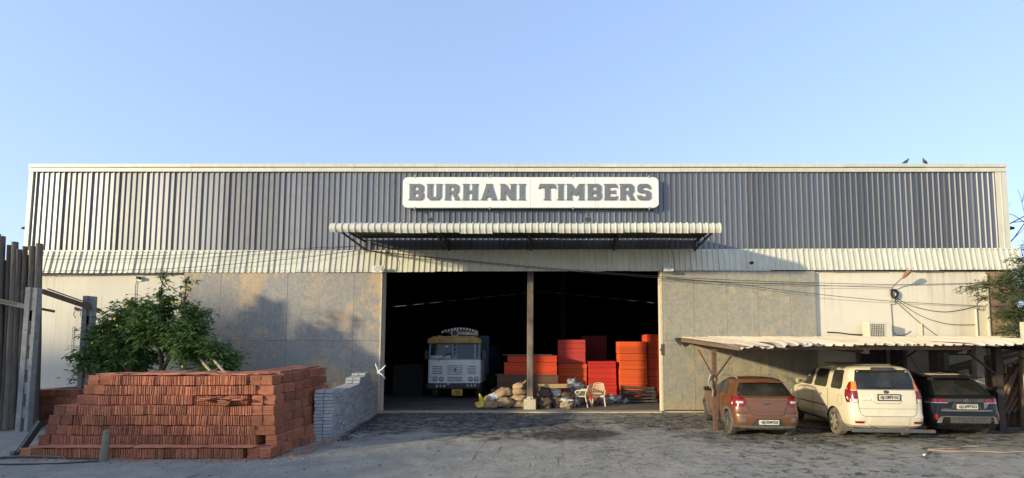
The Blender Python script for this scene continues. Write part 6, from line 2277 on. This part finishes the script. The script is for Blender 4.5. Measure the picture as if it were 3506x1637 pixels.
# ------------------------------------------------------------------ shrubs and trees
def leafy(name, label, cat, base, limbs, clumps, nleaf, lw, ll, leafm, barkm, droop=0.35, seed=1, flowers=0):
    rng = random.Random(seed)
    t = thing(name, label, cat, base)
    b = MB()
    for pts, rs in limbs:
        b.tube(pts, rs, 8)
    tips = []
    for (cx, cy, cz, rx, ry, rz_) in clumps:
        # a branch into each clump
        lp = min((p for pts, rs in limbs for p in pts), key=lambda p: (Vector(p) - Vector((cx, cy, cz))).length)
        mid = Vector(lp).lerp(Vector((cx, cy, cz)), .5) + Vector((rng.uniform(-.1, .1), rng.uniform(-.1, .1), rng.uniform(0, .12)))
        b.tube([lp, mid, (cx, cy, cz)], [.022, .016, .006], 5)
        for k in range(5):
            d = Vector((rng.gauss(0, 1), rng.gauss(0, 1), rng.gauss(.1, 1))).normalized()
            e = Vector((cx + d.x * rx, cy + d.y * ry, cz + d.z * rz_))
            b.tube([(cx, cy, cz), Vector((cx, cy, cz)).lerp(e, .6) + Vector((0, 0, .03)), e], [.008, .006, .003], 4)
    b.build("trunk", barkm, t, smooth=50)
    lv = MB()
    tot = sum(rx * ry * rz_ for *_, rx, ry, rz_ in [(c[0], c[1], c[2], c[3], c[4], c[5]) for c in clumps]) or 1
    for (cx, cy, cz, rx, ry, rz_) in clumps:
        n = int(nleaf * (rx * ry * rz_) / tot)
        ns = max(3, n // 7)
        for s_ in range(ns):
            d = Vector((rng.gauss(0, 1), rng.gauss(0, 1), rng.gauss(0, 1))).normalized() * (rng.random() ** .45)
            c = Vector((cx + d.x * rx, cy + d.y * ry, cz + d.z * rz_))
            if mn.noise((c.x * 1.7 + seed, c.y * 1.7, c.z * 1.9)) < -.10:
                continue
            ax = Vector((d.x, d.y, d.z * .6 + rng.uniform(-.2, .5)))
            ax = ax.normalized() if ax.length > .01 else Vector((0, 0, 1))
            for q in range(7):
                u = rng.uniform(-.5, .5) * ll * 2.4
                p = c + ax * u
                a = rng.uniform(0, 2 * PI)
                out = Vector((math.cos(a), math.sin(a), rng.uniform(-.5, .35) - droop * .5)) + ax * .5
                out.normalize()
                L_ = ll * rng.uniform(.65, 1.2)
                w_ = lw * rng.uniform(.7, 1.2)
                sd = out.cross(Vector((rng.gauss(0, .4), rng.gauss(0, .4), 1))).normalized() * w_ / 2
                m1 = p + out * L_ * .45 + Vector((0, 0, -.02 * L_))
                e = p + out * L_ + Vector((0, 0, -droop * L_ * .6))
                lv.add([p, m1 + sd, e, m1 - sd], [(0, 1, 2), (0, 2, 3)])
    o = lv.build("crown", leafm, t, recalc=False)
    for k in range(flowers):
        c = rng.choice(clumps)
        fb = MB()
        p = Vector((c[0] + rng.uniform(-.6, .6) * c[3], c[1] - c[4] * .95, c[2] + rng.uniform(-.5, .7) * c[5]))
        for q in range(5):
            a = 2 * PI * q / 5
            fb.add([p, p + Vector((.026 * math.cos(a - .5), -.01, .026 * math.sin(a - .5))), p + Vector((.042 * math.cos(a), -.02, .042 * math.sin(a))), p + Vector((.026 * math.cos(a + .5), -.01, .026 * math.sin(a + .5)))], [(0, 1, 2, 3)])
        fb.build("flower", FLOWER, t)
    return t

shr_cl = []
rs_ = random.Random(11)
# (x, z) of crown clumps relative to base at (-12.1, 15.4)
for x, z, r in ((-2.75, 2.30, .42), (-2.35, 2.62, .42), (-2.2, 2.1, .5), (-1.9, 3.05, .35), (-1.7, 2.5, .55), (-1.75, 1.95, .5), (-1.2, 3.2, .45), (-1.1, 2.75, .55), (-1.15, 2.2, .55), (-1.2, 1.75, .4), (-.9, 3.55, .33), (-.5, 3.3, .48), (-.5, 2.85, .5), (-.5, 2.45, .45),
                  (0.0, 3.6, .36), (.1, 3.2, .48), (.1, 2.75, .45), (.55, 3.45, .42), (.7, 3.05, .48), (.7, 2.6, .45), (1.05, 2.85, .42), (1.25, 2.45, .5), (1.6, 2.2, .5), (1.75, 1.8, .5), (1.35, 1.7, .4), (2.1, 2.1, .45), (2.2, 1.7, .42), (2.45, 1.85, .34), (-2.6, 2.0, .3), (-.2, 3.9, .2), (.55, 3.75, .22)):
    shr_cl.append((x * .84 - .05, rs_.uniform(-.35, .45), z, r * 1.2, r * 1.25, r * .98))
for x, z0 in ((-.12, 4.0), (.62, 3.85)):          # two tall shoots
    for k in range(5):
        shr_cl.append((x + .02 * k, -.1, z0 + .15 * k, .19 - .022 * k, .19 - .022 * k, .14))
limbs = [([(0.05, 0, 0), (0.02, 0, .7), (-.02, 0, 1.5), (-.05, 0, 2.0), (-.3, .05, 2.6), (-.5, .1, 3.2)], [.10, .085, .075, .06, .045, .02]),
         ([(-.02, 0, 1.6), (.25, .05, 2.2), (.6, .1, 2.8), (.75, .1, 3.3)], [.06, .05, .035, .018]),
         ([(-.55, -.1, 0), (-.6, -.1, 1.0), (-.8, -.1, 1.45), (-1.2, -.05, 1.8), (-1.7, 0, 2.2), (-2.1, .1, 2.4)], [.09, .08, .07, .055, .04, .018]),
         ([(-.9, -.1, 1.4), (-.9, 0, 2.0), (-1.1, .1, 2.7), (-1.2, .1, 3.2)], [.05, .045, .03, .015]),
         ([(.05, 0, 1.0), (.7, .05, 1.4), (1.4, .1, 1.8), (2.1, .1, 1.9)], [.06, .045, .035, .015]),
         ([(-.02, -.02, 3.0), (-.12, -.1, 3.9), (-.06, -.1, 4.6)], [.03, .018, .006]),
         ([(.6, .1, 2.8), (.64, -.1, 3.8), (.68, -.1, 4.45)], [.03, .018, .006])]
leafy("flowering_shrub", "big dark green leafy shrub with a few yellow flowers behind the tile stack", "shrub", (-12.1, 15.4, 0), limbs, shr_cl, 42000, .062, .18, LEAF, TWIG, .4, 3, 6)
leafy("small_shrub", "small dark green bush between the palisade and the low tile stack", "shrub", (-15.5, 16.6, 0), [([(0, 0, 0), (0, 0, 1.1), (.1, 0, 1.7)], [.04, .03, .01])], [(-.1, 0, 1.35, .45, .35, .4), (.35, 0, 1.55, .35, .3, .25), (.65, 0, 1.62, .2, .2, .16), (-.3, 0, 1.7, .25, .25, .2)], 1500, .05, .15, LEAF, TWIG, .3, 8)
# feathery mesquite on the right
ms = []
rs_ = random.Random(5)
for x, y, z, r in ((1.6, 0, 4.75, .5), (1.0, 0, 4.55, .45), (.4, 0, 4.35, .42), (-.2, -.1, 4.25, .3), (-.55, -.2, 4.28, .2), (1.4, 0, 4.1, .5), (.8, 0, 3.95, .4), (.2, 0, 3.95, .26), (2.0, .2, 4.3, .6), (2.1, .2, 3.6, .6), (1.5, 0, 3.45, .45), (1.75, 0, 2.95, .5), (1.0, 0, 2.95, .35), (.6, -.1, 2.8, .26), (1.3, 0, 2.65, .35), (2.2, .3, 2.5, .6), (2.4, .2, 4.9, .5), (1.9, 0, 5.2, .35), (2.3, .3, 1.9, .6), (2.5, .3, 3.1, .6), (2.9, .3, 4.2, .7), (3.0, .3, 3.2, .7), (.1, -.1, 3.6, .16), (2.6, .3, 5.4, .4), (1.55, 0, 5.25, .34), (1.75, .1, 5.7, .3), (1.3, 0, 4.9, .3), (1.1, 0, 3.4, .4), (1.5, .1, 2.4, .45), (1.6, .2, 1.7, .4)):
    ms.append((x, y + rs_.uniform(-.3, .3), z, r, r, r * .55))
ml = [([(2.6, .2, 0), (2.55, .2, 1.5), (2.3, .2, 2.8), (1.9, .1, 3.8), (1.2, 0, 4.4), (.2, -.1, 4.4), (-.6, -.2, 4.3)], [.14, .12, .10, .07, .04, .02, .006]),
      ([(2.4, .2, 2.2), (1.8, 0, 2.7), (1.1, 0, 2.9), (.4, -.1, 2.75)], [.06, .04, .025, .006]),
      ([(2.3, .2, 2.8), (2.4, .3, 4.2), (2.3, .3, 5.6)], [.08, .05, .012]),
      ([(1.6, .05, 4.1), (.9, 0, 4.0), (.1, -.1, 3.9)], [.03, .02, .005])]
leafy("mesquite_tree", "feathery pale green mesquite tree reaching in front of the right end of the warehouse", "tree", (13.9, 16.3, 0), ml, ms, 46000, .034, .10, LEAF_M, TWIG, .1, 12)
# bare twiggy tree behind the right corner
b = MB()
rb = random.Random(21)
def twig(p, d, L_, r, dep):
    q = p + d * L_
    mid = p.lerp(q, .5) + Vector((rb.uniform(-.08, .08), rb.uniform(-.08, .08), rb.uniform(-.05, .08))) * L_
    b.tube([p, mid, q], [r, r * .8, r * .55], 5 if dep > 2 else 4)
    if dep == 0:
        return
    for _ in range(3 if dep > 1 else 4):
        nd_ = (d + Vector((rb.gauss(0, .55), rb.gauss(0, .55), rb.gauss(.1, .4)))).normalized()
        twig(q if rb.random() < .6 else mid, nd_, L_ * rb.uniform(.55, .85), r * .55, dep - 1)
twig(Vector((0, 0, 0)), Vector((-.03, 0, 1)), 3.2, .16, 5)
t = thing("bare_tree", "bare twiggy tree rising behind the right corner of the warehouse", "tree", (19.4, 20.5, 0))
b.build("trunk", TWIG, t)
# trees behind, at both sides, closing the horizon
def far_tree(x, y, h, w, seed, label):
    rr = random.Random(seed)
    cl = []
    for k in range(16):
        a = rr.uniform(0, 2 * PI)
        q = rr.random() ** .5 * w
        z = h * rr.uniform(.4, .95)
        cl.append((q * math.cos(a), q * math.sin(a), z, w * .4, w * .4, h * .13))
    leafy("shade_tree", label, "tree", (x, y, 0), [([(0, 0, 0), (.1, 0, h * .4), (0, .1, h * .8)], [.18, .13, .05])], cl, 2600, .10, .20, LEAF_M, TWIG, .2, seed)
far_tree(19.6, 19.5, 3.4, 1.5, 31, "low green tree beside the right end of the warehouse, near the gate pillar")
far_tree(22.5, 24.0, 4.4, 2.2, 32, "green tree further back past the right end of the warehouse")

# ------------------------------------------------------------------ litter on the yard
rl_ = random.Random(77)
b = MB()
def chip(x, y, s):
    z = gz(x, y) + .012
    a = rl_.uniform(0, PI)
    c_, s_ = math.cos(a) * s, math.sin(a) * s
    h = s * .5
    b.add([(x - c_, y - s_, z), (x + s_ * .6, y - c_ * .6, z + h * .3), (x + c_, y + s_, z + h), (x - s_ * .5, y + c_ * .5, z + h * .6)], [(0, 1, 2, 3)])
for k in range(150):
    chip(rl_.uniform(-9, 12), rl_.uniform(8.6, 15.5), rl_.uniform(.006, .022))
for k in range(150):
    f_ = rl_.random()
    chip(-4.6 - 1.1 * f_ + rl_.gauss(0, .22), 11.4 - 1.3 * f_ + rl_.gauss(0, .22), rl_.uniform(.008, .024))
for x_, y_ in ((5.1, 13.0), (6.05, 12.7), (6.1, 11.6), (.6, 17.0), (3.9, 9.6), (7.1, 12.75), (-2.1, 10.2), (9.6, 9.8)):
    chip(x_, y_, .035)
lt = b.build("litter", M("pale_litter", (.62, .58, .48), (.42, .36, .26), 9, .9))
tag(lt, "scattered pale chips and litter on the dirt yard", "litter", None, "stuff")
# small stones and clods
b = MB()
for k in range(900):
    x_, y_ = rl_.uniform(-10, 12), rl_.uniform(8.6, 17.4)
    s = rl_.uniform(.008, .03) * (1.4 if rl_.random() < .1 else 1)
    z = gz(x_, y_)
    vs = [(x_ + s * rl_.uniform(.7, 1.2) * math.cos(a), y_ + s * rl_.uniform(.7, 1.2) * math.sin(a), z - .003) for a in (0, 1.3, 2.6, 3.9, 5.1)] + [(x_, y_, z + s * rl_.uniform(.5, .9))]
    b.add(vs, [(i, (i + 1) % 5, 5) for i in range(5)])
cl_ = b.build("clods", M("dirt_clod", (.12, .11, .095), (.07, .065, .058), 9, .95))
tag(cl_, "small dark clods and stones strewn over the dirt yard", "stones", None, "stuff")

# broken tile bits round the foot of the tile stack, and trodden dirt along the wall
b = MB()
for k in range(170):
    q = rl_.random()
    if q < .55:
        x_, y_ = rl_.uniform(-11.2, -5.9), 10.6 - abs(rl_.gauss(0, .16))
    else:
        x_, y_ = -5.75 + abs(rl_.gauss(0, .14)), rl_.uniform(10.7, 12.9)
    s_ = rl_.uniform(.012, .05)
    a = rl_.uniform(0, PI)
    c_, d_ = math.cos(a) * s_, math.sin(a) * s_
    z = gz(x_, y_) + .004
    h = rl_.uniform(.008, .02)
    P0 = [(x_ - c_, y_ - d_), (x_ + d_ * .7, y_ - c_ * .7), (x_ + c_ * .8, y_ + d_ * .8), (x_ - d_ * .5, y_ + c_ * .6)]
    b.add([(u, w, z - .01) for u, w in P0] + [(u, w, z + h * (1 + i % 2 * .5)) for i, (u, w) in enumerate(P0)], [(4, 5, 6, 7), (0, 1, 5, 4), (1, 2, 6, 5), (2, 3, 7, 6), (3, 0, 4, 7)])
o = b.build("tile_shards", CLAY)
tag(o, "broken orange tile shards strewn round the foot of the tile stack", "tile shards", None, "stuff")
b = MB()
for k in range(900):
    if rl_.random() < .6:
        x_, y_ = rl_.uniform(-6.4, 10), WY - .35 - abs(rl_.gauss(0, .35))
    else:
        f_ = rl_.random()
        x_, y_ = -5.45 - .66 * f_ + abs(rl_.gauss(0, .2)), 12.5 + 5.0 * f_
    s_ = rl_.uniform(.012, .045)
    z = gz(x_, y_)
    vs = [(x_ + s_ * rl_.uniform(.7, 1.3) * math.cos(a), y_ + s_ * rl_.uniform(.7, 1.2) * math.sin(a), z - .004) for a in (0, 1.3, 2.6, 3.9, 5.1)] + [(x_, y_, z + s_ * rl_.uniform(.4, .8))]
    b.add(vs, [(i, (i + 1) % 5, 5) for i in range(5)])
o = b.build("dirt_crumbs", M("dark_soil_crumb", (.06, .054, .047), (.035, .032, .028), 9, .95))
tag(o, "dark soil crumbs gathered along the threshold and the block stack", "soil", None, "stuff")
